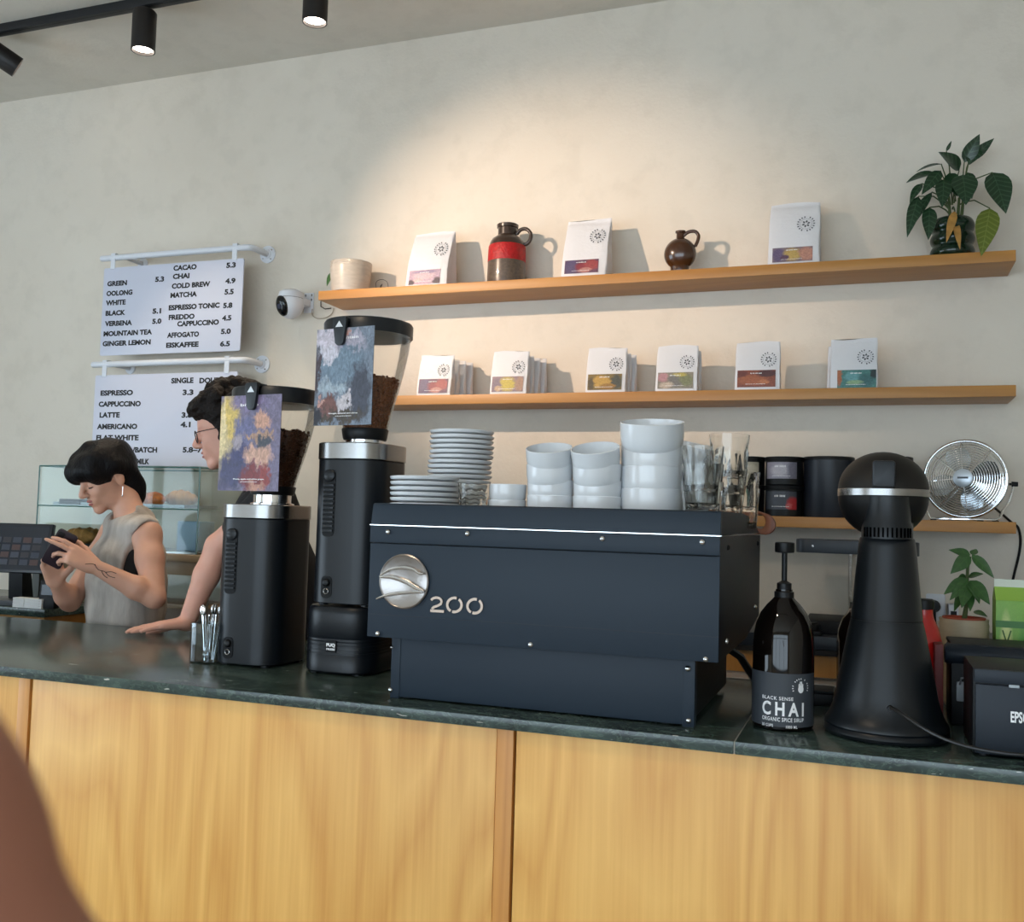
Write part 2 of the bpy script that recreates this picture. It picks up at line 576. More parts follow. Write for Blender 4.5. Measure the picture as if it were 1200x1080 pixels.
def spotlamp(x, y, aim, energy, cone, label, tilt=None, blend=.5, col=(1, .80, .58), drop=0.0):
    """cylinder spotlight hung from a track: aim is the point its light is thrown at"""
    t = thing('track_spotlight', label, 'spotlight', (x, y, RZ - .036), group='track spotlights')
    d = Vector(tilt) if tilt else Vector((0, 0, -1))
    d.normalize()
    obj('mount', G().lathe([(.016, 0), (.016, -.022), (.009, -.026), (.009, -.05 - drop)], 14), LAMPM, t)
    q = d.to_track_quat('-Z', 'Y').to_matrix()
    c = Vector((0, 0, -.045 - drop)) - d * .03
    g = G().lathe([(.0, 0), (.040, 0), (.045, -.006), (.045, -.158), (.0405, -.158), (.0395, -.146)], 28, c, q, caps=False)
    obj('housing', g, LAMPM, t)
    g = G().lathe([(.0392, -.1465), (1e-4, -.1475)], 28, c, q, caps=False)
    obj('lens', g, BULB, t)
    l = bpy.data.lights.new('spot_beam', 'SPOT')
    l.energy = energy; l.color = col; l.spot_size = math.radians(cone); l.spot_blend = blend; l.shadow_soft_size = .03
    o = bpy.data.objects.new('spot_beam', l); COL.objects.link(o); o.parent = t
    p = c + d * .165
    o.location = p
    o.rotation_euler = (Vector(aim) - (Vector((x, y, RZ - .036)) + p)).to_track_quat('-Z', 'Y').to_euler()
    return t


track(3.0, -5.2, .8, 'black ceiling lighting track close to the back wall')
spotlamp(-2.665, 3.0, (-2.6, 2.9, 0), 40, 75, 'lit black spotlight hanging straight down in the middle of the visible track')
spotlamp(-1.90, 3.0, (-1.9, 2.9, 0), 40, 75, 'lit black spotlight cut by the top edge of the photo')
spotlamp(-3.47, 3.0, (-2.9, 2.4, 1.0), 25, 60, 'black spotlight at the left end of the track, tilted sideways', tilt=(.62, .85, -.5))
track(.6, -5.2, .8, 'second black lighting track nearer the street')
spotlamp(-3.2, .6, (-1.2, 3.6, 2.4), 480, 32, 'black spotlight on the street side track aimed at the shelves', tilt=(2.0, 3.0, -.55), drop=.26, blend=.9, col=(1, .75, .56))
spotlamp(-1.2, .6, (-1.0, 2.2, 1.1), 45, 60, 'black spotlight on the street side track above the counter', tilt=(.1, .5, -1))

# ------------------------------------------------------------------ espresso machine
mc = thing('espresso_machine', 'large dark espresso machine with round silver emblem and the number 200', 'espresso machine', (-.648, 0, CT))
MX0, MX1, MF = -.3775, .3775, 1.93       # local x, world y
zb, zl, zs, zt = .139, .347, .381, .429  # bottom of body, fold, silver strip, top
MB_ = 2.66
# side profile of the body (y, z)
prof = [(MF, zb), (MF, zl), (MF + .004, zs), (MF + .02, zt - .004), (MF + .05, zt), (MF + .4, zt), (MF + .56, zt - .012), (MF + .67, zt - .04), (MB_, zs - .004), (MB_, zb + .03), (MF + .45, zb)]
prof_low = [(MF + .004, zb), (MF + .004, zs), (MB_, zs - .004), (MB_, zb + .03), (MF + .45, zb)]
obj('body', G().prism(prof_low, MX0 + .006, MX1 - .006, 'yz'), BLACKM, mc)
obj('side_panel', G().prism(prof_low, MX1 - .006, MX1, 'yz'), NAVYD, mc, bevel=.001)
obj('side_panel', G().prism(prof_low, MX0, MX0 + .006, 'yz'), NAVYD, mc, bevel=.001)
fp = obj('front_panel', G().box(MX0, MX1, MF - .004, MF + .003, zb, zl - .006), NAVY, mc, bevel=.0015)
obj('fold_line', G().box(MX0, MX1, MF - .0046, MF - .0038, zb + .048, zb + .0492), M('fold_dark', (24, 31, 40), .5), fp)
obj('upper_fascia', G().box(MX0, MX1, MF - .007, MF + .003, zl - .004, zs - .002), NAVY, mc, bevel=.0015)
top = [(MF - .004, zs), (MF + .004, zt - .004), (MF + .008, zt), (MF + .016, zt), (MF + .016, zs + .012), (MB_ - .02, zs + .012), (MB_, zs)]
obj('top_rim', G().prism([(MF - .004, zs + .002), (MF + .003, zt - .003), (MF + .008, zt), (MF + .016, zt), (MF + .016, zs + .002)], MX0, MX1, 'yz'), NAVY, mc, bevel=.001)
side_top = [(MF + .0165, zs + .002), (MF + .0165, zt), (MF + .36, zt), (MF + .5, zt - .006), (MF + .62, zt - .024), (MF + .69, zt - .04), (MB_, zs + .002)]
obj('side_rail', G().prism(side_top, MX1 - .012, MX1 - .001, 'yz'), NAVYD, mc, bevel=.001)
obj('side_rail', G().prism(side_top, MX0 + .001, MX0 + .012, 'yz'), NAVYD, mc, bevel=.001)
obj('cup_tray', G().box(MX0 + .0125, MX1 - .0125, MF + .017, MB_ - .03, zs + .004, zs + .014), STEEL, mc)
obj('silver_strip', G().box(MX0 - .001, MX1 + .001, MF - .0075, MF + .004, zs - .0009, zs + .0009).box(MX1 - .004, MX1 + .0015, MF + .0042, MB_, zs - .0009, zs + .0009).box(MX0 - .0015, MX0 + .004, MF + .0042, MB_, zs - .0009, zs + .0009), CHROME, mc)
BX0, BX1, BF = -.345, .322, 1.99
obj('base', G().box(BX0 + .004, BX1 - .004, BF + .004, BF + .5, .012, zb + .001), BLACKM, mc)
bp = obj('base_panel', G().box(BX0, BX1, BF - .003, BF + .004, .004, zb + .0005), NAVY, mc, bevel=.0015)
obj('corner_post', G().box(BX1 - .022, BX1 + .002, BF - .0045, BF + .02, .0, zb + .0005), NAVY, mc, bevel=.002)
obj('corner_post', G().box(BX0 - .002, BX0 + .02, BF - .0045, BF + .02, .0, zb + .0005), NAVY, mc, bevel=.002)
for x in (BX0 + .03, BX1 - .06):
    for y in (BF + .03, BF + .46):
        obj('foot', G().lathe([(.018, 0), (.018, .012)], 14), BLACK, mc, (x, y, 0))
for px, py in ((455, 623), (548, 625), (706, 631), (823, 635)):
    p = W(px, py, Y=MF - .007); screw('screw', mc, (p.x + .648, MF - .007, p.z - CT))
for px, py in ((443, 742), (622, 755), (827, 772)):
    p = W(px, py, Y=MF - .004); screw('screw', mc, (p.x + .648, MF - .004, p.z - CT))
for px, py, r in ((460, 758, .004), (458, 808, .006), (806, 783, .0065), (807, 844, .006)):
    p = W(px, py, Y=BF - .004); screw('screw', mc, (p.x + .648, BF - .0045, p.z - CT), r)
for y, z in ((MF + .1, zl + .01), (MF + .66, zl + .01), (MF + .1, zb + .03), (MF + .62, zb + .06)):
    screw('screw', mc, (MX1, y, z), .006, 'x', SCREW if z < .2 else BLACK)
# drip hose behind the base
obj('drain_hose', G().tube([(MX1 - .03, MF + .28, zb), (MX1 + .0, MF + .34, zb - .03), (MX1 + .03, MF + .42, .04), (MX1 + .03, MF + .52, .012)], .009), BLACK, mc)
# wooden grip at the back right corner
gp = [(0, 0), (.03, .012), (.062, .018), (.092, .012), (.1, -.006), (.095, -.035), (.082, -.056), (.064, -.06), (.05, -.05), (.044, -.03), (.03, -.018), (.0, -.022)]
hole = [(.062 + .016 * math.cos(a), -.012 + .02 * math.sin(a)) for a in [2 * math.pi * k / 16 for k in range(16)]]
ring = G()
cen = (.067, -.018)
outer = []
for k in range(24):
    a = 2 * math.pi * k / 24
    r = .036 + .008 * math.cos(a * 2 + .6)
    outer.append((cen[0] + r * math.cos(a), cen[1] + r * math.sin(a)))
inner = [(cen[0] + .003 + .014 * math.cos(2 * math.pi * k / 24), cen[1] + .002 + .019 * math.sin(2 * math.pi * k / 24)) for k in range(24)]
vs = [(p[0], 0, p[1]) for p in outer] + [(p[0], 0, p[1]) for p in inner] + [(p[0], .02, p[1]) for p in outer] + [(p[0], .02, p[1]) for p in inner]
fs = []
for k in range(24):
    j = (k + 1) % 24
    fs += [(k, j, 24 + j, 24 + k), (48 + k, 72 + k, 72 + j, 48 + j), (k, 48 + k, 48 + j, j), (24 + k, 24 + j, 72 + j, 72 + k)]
ring.add(vs, fs)
ring.prism([(-.06, .012), (.04, .014), (.04, -.02), (-.06, -.014)], .002, .018)
obj('wooden_grip', ring, wood('grip_wood', (92, 48, 24), (138, 78, 42), sx=8, sz=2, rings=6), mc, (W(890, 612, Y=MB_).x + .648 - .067, MB_ - .022, W(890, 612, Y=MB_).z - CT + .018), bevel=.003)
# emblem
ec = W(474, 681, Y=MF - .005)
em = obj('emblem', G().lathe([(1e-4, .0), (.0565, 0), (.0585, .0025), (.0585, .006), (.056, .0075), (.053, .0055), (1e-4, .0052)], 48).move(Matrix.Rotation(math.pi / 2, 3, 'X')), M('emblem_steel', (160, 154, 150), .3, 1, bump=(120, .05)), mc, (ec.x + .648, MF - .0035, ec.z - CT))


def swoosh(pts, r):
    n = 26
    out = []
    for i in range(n):
        t = i / (n - 1) * (len(pts) - 1); k = min(int(t), len(pts) - 2); f = t - k
        P = [Vector((*pts[max(0, min(len(pts) - 1, k + q))], 0)) for q in (-1, 0, 1, 2)]
        a = .5 * ((2 * P[1]) + (P[2] - P[0]) * f + (2 * P[0] - 5 * P[1] + 4 * P[2] - P[3]) * f * f + (3 * P[1] - P[0] - 3 * P[2] + P[3]) * f ** 3)
        out.append((a.x, -.008, a.y))
    rs = [r * (.25 + .75 * math.sin(math.pi * (i + .5) / n) ** .7) for i in range(n)]
    return G().tube(out, rs, 8)


k = .0585 / 200.0
cv = lambda L: [((x - 320) * k, (362 - y) * k) for x, y in L]
obj('swoosh', swoosh(cv([(125, 335), (200, 285), (300, 262), (390, 268), (450, 298), (478, 296)]), .0042), CHROME, em)
obj('swoosh', swoosh(cv([(130, 338), (230, 335), (340, 362), (430, 405), (485, 425)]), .0055), CHROME, em)
obj('swoosh', swoosh(cv([(105, 500), (170, 475), (280, 450), (400, 435), (485, 430)]), .0036), CHROME, em)
# number 200
NUM = M('number_steel', (158, 140, 126), .35, 1)
n0 = W(505, 708, Y=MF - .005)


def npt(px, py):
    p = W(px, py, Y=MF - .005); return (p.x + .648, p.z - CT)


def arcpx(cx, cy, rx, ry, a0, a1, n=14):
    out = []
    for i in range(n + 1):
        a = math.radians(a0 + (a1 - a0) * i / n)
        out.append(npt(cx + rx * math.cos(a), cy - ry * math.sin(a)))
    return out


g = G().ribbon(arcpx(511.5, 704.6, 6.3, 4.6, 160, -40, 10), .0052, MF - .0065, MF - .0035)
g.ribbon([npt(517.5, 707), npt(513, 709.6), npt(508.6, 711), npt(506.4, 713.4)], .0052, MF - .0066, MF - .0034)
g.ribbon([npt(504.6, 715.3), npt(512, 715.7), npt(520.5, 716.2)], .0055, MF - .0067, MF - .0033)
obj('digit', g, NUM, mc)
for cx, cy in ((532.8, 708.5), (556.5, 710)):
    g = G().ribbon(arcpx(cx, cy, 8.4, 8.2, 72, 238), .0055, MF - .0065, MF - .0035)
    g.ribbon(arcpx(cx, cy, 8.4, 8.2, 52, -108), .0055, MF - .0065, MF - .0035)
    obj('digit', g, NUM, mc)

# ------------------------------------------------------------------ crockery on the machine
TZ = CT + zs + .0142                # cup tray surface


def cup_mesh(R, h, base=.62, th=.0028, rim=None):
    pr = [(base * R * .86, 0), (base * R, .0), (base * R * 1.08, h * .03), (R * .86, h * .16), (R * .955, h * .36), (R * .985, h * .6), (R, h - .001), (R - .0008, h), (R - th * .9, h), (R - th, h - .0015),
          (R * .985 - th, h * .6), (R * .955 - th, h * .38), (R * .84 - th, h * .2), (R * .5, h * .1), (1e-4, h * .09)]
    return G().lathe(pr, 40)


def place_px(x, Y):
    return W(x, 600, Y=Y).x


def cup_stack(name, xc, Y, R, h, pitch, n, label, group, lean=(), z0=TZ, base=.62):
    proto = None
    words = {2: ('top', 'bottom'), 4: ('top', 'second', 'third', 'bottom')}[n]
    for i in range(n):
        lx = lean[i] if i < len(lean) else (0, 0)
        if proto is None:
            o = obj(name, cup_mesh(R, h, base), WHITEC); proto = o
        else:
            o = proto.copy(); COL.objects.link(o)
        zoff = i * pitch
        o.location = (xc, Y - (.004 if lx[0] else 0), z0 + zoff + math.sin(abs(lx[0])) * R * .28)
        o.rotation_euler = (lx[0], lx[1], 0)
        tag(o, label.format(words[n - 1 - i]), 'cup' if 'bowl' not in name else 'bowl', group)


L0 = (0, 0)
Yc = 2.14
cup_stack('espresso_cup', place_px(594.5, Yc), Yc, .0435, .05, .036, 2, '{} of the two small white cups beside the glass tumbler', 'small white espresso cups')
cup_stack('coffee_cup', place_px(644.5, Yc), Yc, .0535, .062, .0355, 4, '{} cup of the left stack of four white cups', 'white coffee cups', (L0, L0, (.07, -.01), (.30, .02)))
cup_stack('coffee_cup', place_px(699.5, Yc), Yc, .0550, .062, .0355, 4, '{} cup of the right stack of four white cups', 'white coffee cups', (L0, L0, (.09, 0), (.34, -.02)))
cup_stack('latte_bowl', place_px(763, Yc + .04), Yc + .04, .0715, .082, .049, 4, '{} of the four large white bowls in the tallest stack', 'large white bowls', (L0, L0, L0, (.2, .03)))
# tilted bowl behind
o = obj('latte_bowl', cup_mesh(.0715, .075), WHITEC, None, (W(800, 530, Y=2.36).x, 2.36, TZ + .125), (.12, .22, 0)); tag(o, 'white bowl tilted on top of hidden bowls behind the glasses', 'bowl', 'large white bowls')
for i in range(3):
    o2 = o.copy(); COL.objects.link(o2); o2.location = (W(800, 530, Y=2.36).x, 2.36, TZ + i * .04); o2.rotation_euler = (0, 0, 0)
    o2['label'] = 'white bowl under the tilted bowl behind the glasses, %s in its stack' % ('lowest', 'second from below', 'third from below')[i]

sau = G().lathe([(.045, 0), (.05, 0), (.052, .0012), (.074, .0032), (.080, .0048), (.0828, .0095), (.083, .0115), (.0815, .0124), (.066, .0085), (.05, .0045), (1e-4, .004)], 40)
sproto = None


def saucer_stack(xc, Y, n, shown, label, tilt=None):
    global sproto
    o_ = ('top', 'second', 'third', 'fourth', 'fifth', 'sixth', 'seventh', 'eighth', 'ninth', 'tenth', 'eleventh', 'twelfth', 'thirteenth', 'fourteenth', 'fifteenth', 'sixteenth', 'seventeenth', 'eighteenth')
    for i in range(n):
        if sproto is None:
            sproto = obj('saucer', sau, WHITEC); o = sproto
        else:
            o = sproto.copy(); COL.objects.link(o)
        r = random.Random(i * 7 + n)
        o.location = (xc + r.uniform(-.0012, .0012) - (.0045 if (n > 10 and i < n - 6) else 0), Y + r.uniform(-.001, .001), TZ + i * .01265)
        o.rotation_euler = (.0, .004 * r.uniform(-1, 1), 0)
        tag(o, label.format(o_[n - 1 - i]), 'saucer', 'white saucers stacked on the espresso machine')


saucer_stack(place_px(497, 2.14), 2.14, 8, 7, '{} saucer of the short stack at the left end of the machine')
saucer_stack(place_px(539, 2.33), 2.33, 18, 9, '{} saucer of the tall stack behind the glass tumbler')


def tumbler_mesh(R, h):
    """faceted tumbler with wavy cut sides"""
    rings = []
    seg = 40

    def ringat(r, z, amp, ph):
        return [((r + amp * math.cos(10 * 2 * math.pi * i / seg + ph)) * math.cos(2 * math.pi * i / seg), (r + amp * math.cos(10 * 2 * math.pi * i / seg + ph)) * math.sin(2 * math.pi * i / seg), z) for i in range(seg)]
    prof = [(.78, 0, 0, 0), (.82, .02, .012, 0), (.84, .2, .03, 0), (.87, .4, .035, .5), (.9, .58, .035, 1.1), (.94, .74, .025, 1.4), (.97, .84, .0, 0), (1.0, 1.0, 0, 0), (.955, 1.0, 0, 0), (.92, .84, 0, 0), (.84, .5, 0, 0), (.78, .15, 0, 0), (.5, .09, 0, 0), (.02, .085, 0, 0)]
    for r, z, a, ph in prof: rings.append(ringat(r * R, z * h, a * R, ph))
    return G().loops(rings)


tproto = obj('glass_tumbler', tumbler_mesh(.0405, .086), GLASS, None, (place_px(556, 2.12), 2.12, TZ))
tag(tproto, 'single clear glass tumbler between the saucers and the small cups', 'glass', 'clear glass tumblers')
tn = ('bottom', 'second', 'third', 'fourth', 'top')
for (px, Y, n, lab, lean) in ((822, 2.12, 3, '{} glass of the front stack of tumblers beside the large bowls', .0), (848, 2.27, 4, '{} glass of the tall rear stack of tumblers at the machine corner', .03)):
    for i in range(n):
        o = tproto.copy(); COL.objects.link(o)
        s = 1.13
        o.scale = (s, s, s)
        o.location = (place_px(px, Y) + lean * i * .1, Y, TZ + i * .038)
        o.rotation_euler = (0, lean, i * .4)
        tag(o, lab.format('top' if i == n - 1 else tn[i]), 'glass', 'clear glass tumblers')
for i in range(2):
    o = tproto.copy(); COL.objects.link(o); s = 1.1
    o.scale = (s, s, s); o.location = (place_px(868, 2.4), 2.4, TZ + i * .038)
    tag(o, '%s glass of the low stack of tumblers furthest back on the machine' % ('bottom', 'top')[i], 'glass', 'clear glass tumblers')


def thin_glass(name, tint=(1, 1, 1), refl=.09, rough=.02):
    """thin clear sheet: see-through with a mirror-like share that grows at grazing angles"""
    t = NT(name)
    tr = t.n('ShaderNodeBsdfTransparent'); tr.inputs[0].default_value = (*tint, 1)
    gl = t.n('ShaderNodeBsdfGlossy'); gl.inputs['Roughness'].default_value = rough
    fr = t.n('ShaderNodeFresnel'); fr.inputs[0].default_value = 1.25
    f = t.math('ADD', t.math('MULTIPLY', fr.outputs[0], .7), refl * .15)
    mx = t.n('ShaderNodeMixShader')
    t.l(f, mx.inputs[0]); t.l(tr.outputs[0], mx.inputs[1]); t.l(gl.outputs[0], mx.inputs[2])
    t.l(mx.outputs[0], t.out.inputs[0])
    MATS[name] = t.m
    return t.m


HOPG = thin_glass('hopper_clear', (.97, .96, .94), .12)
PANE = thin_glass('pane_clear', (.93, .97, .96), .08)
CUPG = thin_glass('beaker_clear', (.86, .89, .9), .6)


def bean_fill(parent, prof, ztop, mat, seed, count=900):
    """coffee beans: a body with loose beans over its wall and top"""
    rr = random.Random(seed)

    def rad(z):
        for (r0, z0), (r1, z1) in zip(prof, prof[1:]):
            if z0 <= z <= z1: return r0 + (r1 - r0) * (z - z0) / (z1 - z0)
        return prof[-1][0]
    zb0 = prof[0][1]
    lv = [(rad(zb0 + (ztop - zb0) * i / 8) - .006, zb0 + (ztop - zb0) * i / 8) for i in range(9)]
    g = G().lathe(lv + [(lv[-1][0] * .5, ztop + .004), (1e-4, ztop + .006)], 24)
    for i in range(count):
        a = rr.uniform(0, 2 * math.pi)
        if i < count * .8:
            z = zb0 + (ztop - zb0) * rr.random(); r = rad(z) - .0065
        else:
            z = ztop + .003 + rr.uniform(-.002, .004); r = rad(ztop) * math.sqrt(rr.random()) - .006
        m = Matrix.Rotation(rr.uniform(0, 6.3), 3, 'Z') @ Matrix.Rotation(rr.uniform(0, 3.1), 3, 'X')
        g.ell((r * math.cos(a), r * math.sin(a), z), (.0055, .004, .0034), 6, 4, m)
    o = obj('coffee_beans', g, mat, parent, smooth=60)
    o['kind'] = 'stuff'
    return o


TRI = M('logo_silver', (210, 214, 218), .4, .3)


def grinder(label, X, Y, z0, body_h, ring_h, hx, zc0, zc1, zl0, zl1, beans_top, bmat, seed, shadow_switch=True):
    t = thing('coffee_grinder', label, 'coffee grinder', (X, Y, z0), group='coffee grinders with bean hoppers')
    w, d, r = .19, .21, .062
    loop = rrect(w, d, r, 8)

    def col(sc, za, zb_, ch=.002):
        out = []
        for f, z in ((1 - ch / (w / 2), za), (1, za + ch), (1, zb_ - ch), (1 - ch / (w / 2), zb_)):
            out.append([(p[0] * sc * f, p[1] * sc * f, z) for p in loop])
        return out
    b = obj('body', G().loops(col(1, .006, body_h)), GRINDER, t)
    obj('steel_ring', G().loops(col(1.02, body_h, body_h + ring_h)), STEEL, t)
    for x in (-.06, .06):
        for y in (-.07, .07):
            obj('foot', G().lathe([(.012, 0), (.012, .0065)], 12), BLACK, t, (x, y, 0))
    yb = -d / 2
    vx = -.035
    pl = obj('vent_plate', G().prism(rrect(.034, .17, .012, 5, vx, body_h - .112), yb - .0012, yb + .002), BLACKM, t)
    for i in range(11):
        z = body_h - .185 + i * .0115
        obj('rib', G().box(vx - .0145, vx + .0145, yb - .005, yb - .001, z, z + .0065), GRINDER, pl, bevel=.001)
    obj('dial', G().lathe([(.0155, 0), (.0155, .003), (.0135, .0045), (1e-4, .0045)], 24).move(Matrix.Rotation(math.pi / 2, 3, 'X')), GRINDER, t, (vx, yb - .001, body_h - .042))
    obj('dial_slot', G().box(vx - .0135, vx + .0135, yb - .0068, yb - .0056, body_h - .0425, body_h - .0405), BLACK, t)
    if shadow_switch:
        obj('switch_plate', G().prism(rrect(.03, .056, .012, 6, vx + .002, .047), yb - .0015, yb + .001), BLACKM, t)
        obj('power_switch', G().lathe([(.0105, 0), (.0105, .003), (.009, .006), (.006, .0075), (1e-4, .0078)], 18).move(Matrix.Rotation(math.pi / 2, 3, 'X')), BLACK, t, (vx + .002, yb - .0015, .058))
        obj('power_socket', G().tube([(.0065 * math.cos(a), 0, .0065 * math.sin(a)) for a in [2 * math.pi * q / 14 for q in range(14)]], .0018, 6, True), STEEL, t, (vx + .002, yb - .0025, .036))
    # hopper
    zs_ = body_h + ring_h
    obj('neck_ring', G().lathe([(.058, zs_), (.058, zs_ + .004), (.05, zs_ + .006), (.05, zc0)], 32), CHROME, t, (hx, 0, 0))
    obj('collar', G().lathe([(.056, zc0), (.058, zc0 + .004), (.0615, zc1 - .003), (.0605, zc1)], 32), BLACK, t, (hx, 0, 0))
    H = zl0 - zc1
    prof = [(.058, zc1), (.066, zc1 + H * .14), (.083, zc1 + H * .4), (.096, zc1 + H * .62), (.107, zc1 + H * .84), (.1115, zl0)]
    hp = obj('hopper', G().lathe(prof, 48, caps=False), HOPG, t, (hx, 0, 0))
    obj('hopper_rim', G().lathe([(.1115, zl0 - .004), (.1135, zl0 - .004), (.1135, zl0), (.1115, zl0)], 48, caps=False), HOPG, hp)
    bean_fill(hp, [(r_ - .002, z_) for r_, z_ in prof], beans_top, bmat, seed)
    ld = obj('lid', G().lathe([(.1135, zl0 + .0005), (.117, zl0 + .001), (.1175, zl1 - .006), (.114, zl1), (.03, zl1 + .004), (1e-4, zl1 + .004)], 48), M('lid_black', (25, 29, 34), .35), t, (hx, 0, 0))
    return t, ld


def card(label, gr, center, ang, w, h, mat, words, top, clip_x, clip_z0, clip_z1):
    """info card held by a clip: center is the lower middle point, ang the heading of its face"""
    cx, cy, cz = center
    t = thing('info_card', label, 'card', (cx, cy, cz), ang, group='tasting cards clipped on the hoppers')
    sh = obj('sheet', G().box(0, w, -.0008, .0008, 0, h), mat, t, (-w / 2, 0, 0), smooth=None)
    text('title', top, WINK, t, -w / 2 + w * .33, -w / 2 + w * .33 + w * .05 * len(top), h * .885, h * .915, -.0012, .01)
    text('tasting_note', words, WINK, t, -w * .24, w * .27, h * .112, h * .13, -.0012, .03)
    small_print('small_note', WINK, t, -w * .12, w * .16, h * .09, h * .098, -.0012, len(words))
    c = thing('card_clip', label.replace('card', 'clip holding the card'), 'clip', (cx, cy, cz), ang, group='black hopper clips')
    g = G().prism([(clip_x - .021, clip_z1 - .008), (clip_x - .017, clip_z1), (clip_x + .021, clip_z1), (clip_x + .022, clip_z1 - .012), (clip_x + .0145, clip_z0 + .006), (clip_x + .009, clip_z0), (clip_x - .006, clip_z0), (clip_x - .0115, clip_z0 + .006)], -.012, -.0022)
    obj('clip_plate', g, M('clip_black', (24, 30, 36), .4), c, bevel=.002)
    obj('clip_arm', G().box(clip_x - .014, clip_x + .018, -.0022, .03, clip_z1 - .008, clip_z1 - .001), MATS['clip_black'], c, bevel=.001)
    zc = (clip_z0 + clip_z1) / 2 + .016
    obj('triangle_logo', G().prism([(clip_x - .0105, zc - .006), (clip_x + .0125, zc - .006), (clip_x + .001, zc + .0095)], -.0128, -.0118).prism([(clip_x - .003, zc - .002), (clip_x + .005, zc - .002), (clip_x + .001, zc + .003)], -.0131, -.0127), TRI, c)
    return t


# tall grinder standing on the tamper press
GY = 2.30
gxR = W(423, 600, Y=GY).x
hyz = lambda px, py, Y: W(px, py, Y=Y).z
PQH = .168
pq = thing('tamper_press', 'black coffee tamper press under the taller grinder', 'tamper press', (gxR - .008, GY, CT))
lp = rrect(.2, .225, .07, 8)
g = G().loops([[(p[0] * f, p[1] * f, z) for p in lp] for f, z in ((.97, .004), (1, .008), (1, .045), (.99, .047), (.99, .092), (1, .094), (.985, .15), (.97, .163), (.93, PQH))])
obj('body', g, GRINDER, pq)
for i in range(5):
    z = .05 + i * .0085
    lo = [(p[0] * 1.004, p[1] * 1.004) for p in lp]
    obj('rib', G().loops([[(p[0], p[1], z) for p in lo], [(p[0], p[1], z + .005) for p in lo]], caps=True), GRINDER, pq)
for x in (-.06, .06):
    for y in (-.08, .08): obj('foot', G().lathe([(.014, 0), (.014, .005)], 12), BLACK, pq, (x, y, 0))
pl = obj('badge', G().prism(rrect(.03, .03, .004, 3, .0, .071), -.1158, -.112), BLACKM, pq)
text('badge_text', 'PUQ', WINK, pl, -.0125, .0125, .069, .079, -.1162, .06)
text('badge_text', 'PRESS', WINK, pl, -.012, .012, .0615, .0665, -.1162, .04)

zR = CT + PQH + .002
rl = lambda py: hyz(420, py, GY - .1) - zR
hc = lambda py: hyz(430, py, GY) - zR
hxR = W(430, 450, Y=GY).x - gxR
tR, lidR = grinder('taller black coffee grinder on the tamper press, hopper of light brown beans', gxR, GY, zR, rl(538), rl(518) - rl(538), hxR, hc(516), hc(503), hc(396), hc(380), hc(446), BEAN2, 3)
CARD2 = print_mat('card_seascape', (112, 124, 140), [(.5, .55, .5, .22, (108, 128, 146)), (.3, .82, .5, .11, (190, 184, 196)), (.75, .78, .3, .08, (158, 156, 172)), (.25, .68, .2, .07, (198, 196, 208)), (.62, .86, .12, .02, (196, 148, 138)), (.35, .35, .4, .06, (150, 164, 176)), (.02, .5, .07, .22, (66, 52, 60)),
                                                   (.93, .3, .24, .27, (62, 66, 80)), (.45, .1, .6, .08, (66, 56, 46)), (.3, .2, .22, .09, (110, 72, 66)), (.62, .22, .14, .06, (196, 190, 196)), (.05, .08, .12, .1, (34, 36, 46)), (.12, .22, .05, .03, (196, 150, 140))], size=(.152, .27), warp=.5, wscale=7, grain=.3, gscale=16)
CARD1 = print_mat('card_figures', (112, 104, 130), [(.15, .72, .26, .27, (206, 178, 96)), (.1, .35, .14, .3, (196, 176, 132)), (.05, .6, .06, .4, (220, 200, 150)), (.6, .92, .4, .08, (120, 108, 142)), (.5, .62, .22, .16, (100, 100, 138)), (.36, .5, .12, .1, (150, 140, 150)),
                                                    (.3, .2, .34, .2, (60, 58, 96)), (.5, .38, .2, .1, (56, 56, 100)), (.86, .72, .17, .085, (196, 150, 128)), (.8, .57, .3, .035, (170, 134, 110)), (.92, .5, .16, .06, (58, 62, 74)), (.8, .36, .28, .11, (198, 156, 136)), (.7, .14, .26, .13, (120, 40, 44)), (.95, .17, .1, .15, (138, 52, 50)), (.78, .05, .16, .06, (180, 130, 112)), (.12, .06, .16, .07, (70, 64, 98))], size=(.168, .25), warp=.42, wscale=7, grain=.3, gscale=16)

gxL = W(310, 690, Y=2.285).x
zL = CT
rl = lambda py: hyz(312, py, 2.185) - zL
hc = lambda py: hyz(318, py, 2.285) - zL
hxL = W(322, 520, Y=2.285).x - gxL
tL, lidL = grinder('shorter black coffee grinder standing on the marble, hopper of dark beans', gxL, 2.285, zL, rl(608), rl(591) - rl(608), hxL, hc(580), hc(570), hc(476), hc(458), hc(508), BEAN1, 5)


def put_card(label, pxl, pxr, pyb, pyt, Yl, Yr, mat, words, title, clip_px, clip_y0, clip_y1, size):
    a = W(pxl, pyb, Y=Yl); b = W(pxr, pyb - 4, Y=Yr)
    c = (a + b) / 2
    ang = math.atan2(b.y - a.y, b.x - a.x)
    w = math.hypot(b.x - a.x, b.y - a.y)
    h = W(pxl, pyt, Y=Yl).z - a.z
    print('card', w, h, ang)
    Yc_ = (Yl + Yr) / 2
    pc = W(clip_px, clip_y0, Y=Yc_ - .01); pt = W(clip_px, clip_y1, Y=Yc_ - .01)
    cx = (pc.x - c.x) / math.cos(ang)
    return card(label, None, (c.x, c.y, c.z), ang, w, h, mat, words, title, cx, pc.z - c.z, pt.z - c.z)


put_card('yellow and violet painted card on the shorter grinder', 255, 326, 577, 467, 2.178, 2.148, CARD1, 'Prune, apple and white grape.', 'bifido', 294, 480, 448, None)
put_card('grey blue seascape card on the taller grinder', 367.5, 435, 500, 388, 2.185, 2.16, CARD2, 'Nougat, almond and citrus.', 'mountain', 397, 404, 371, None)

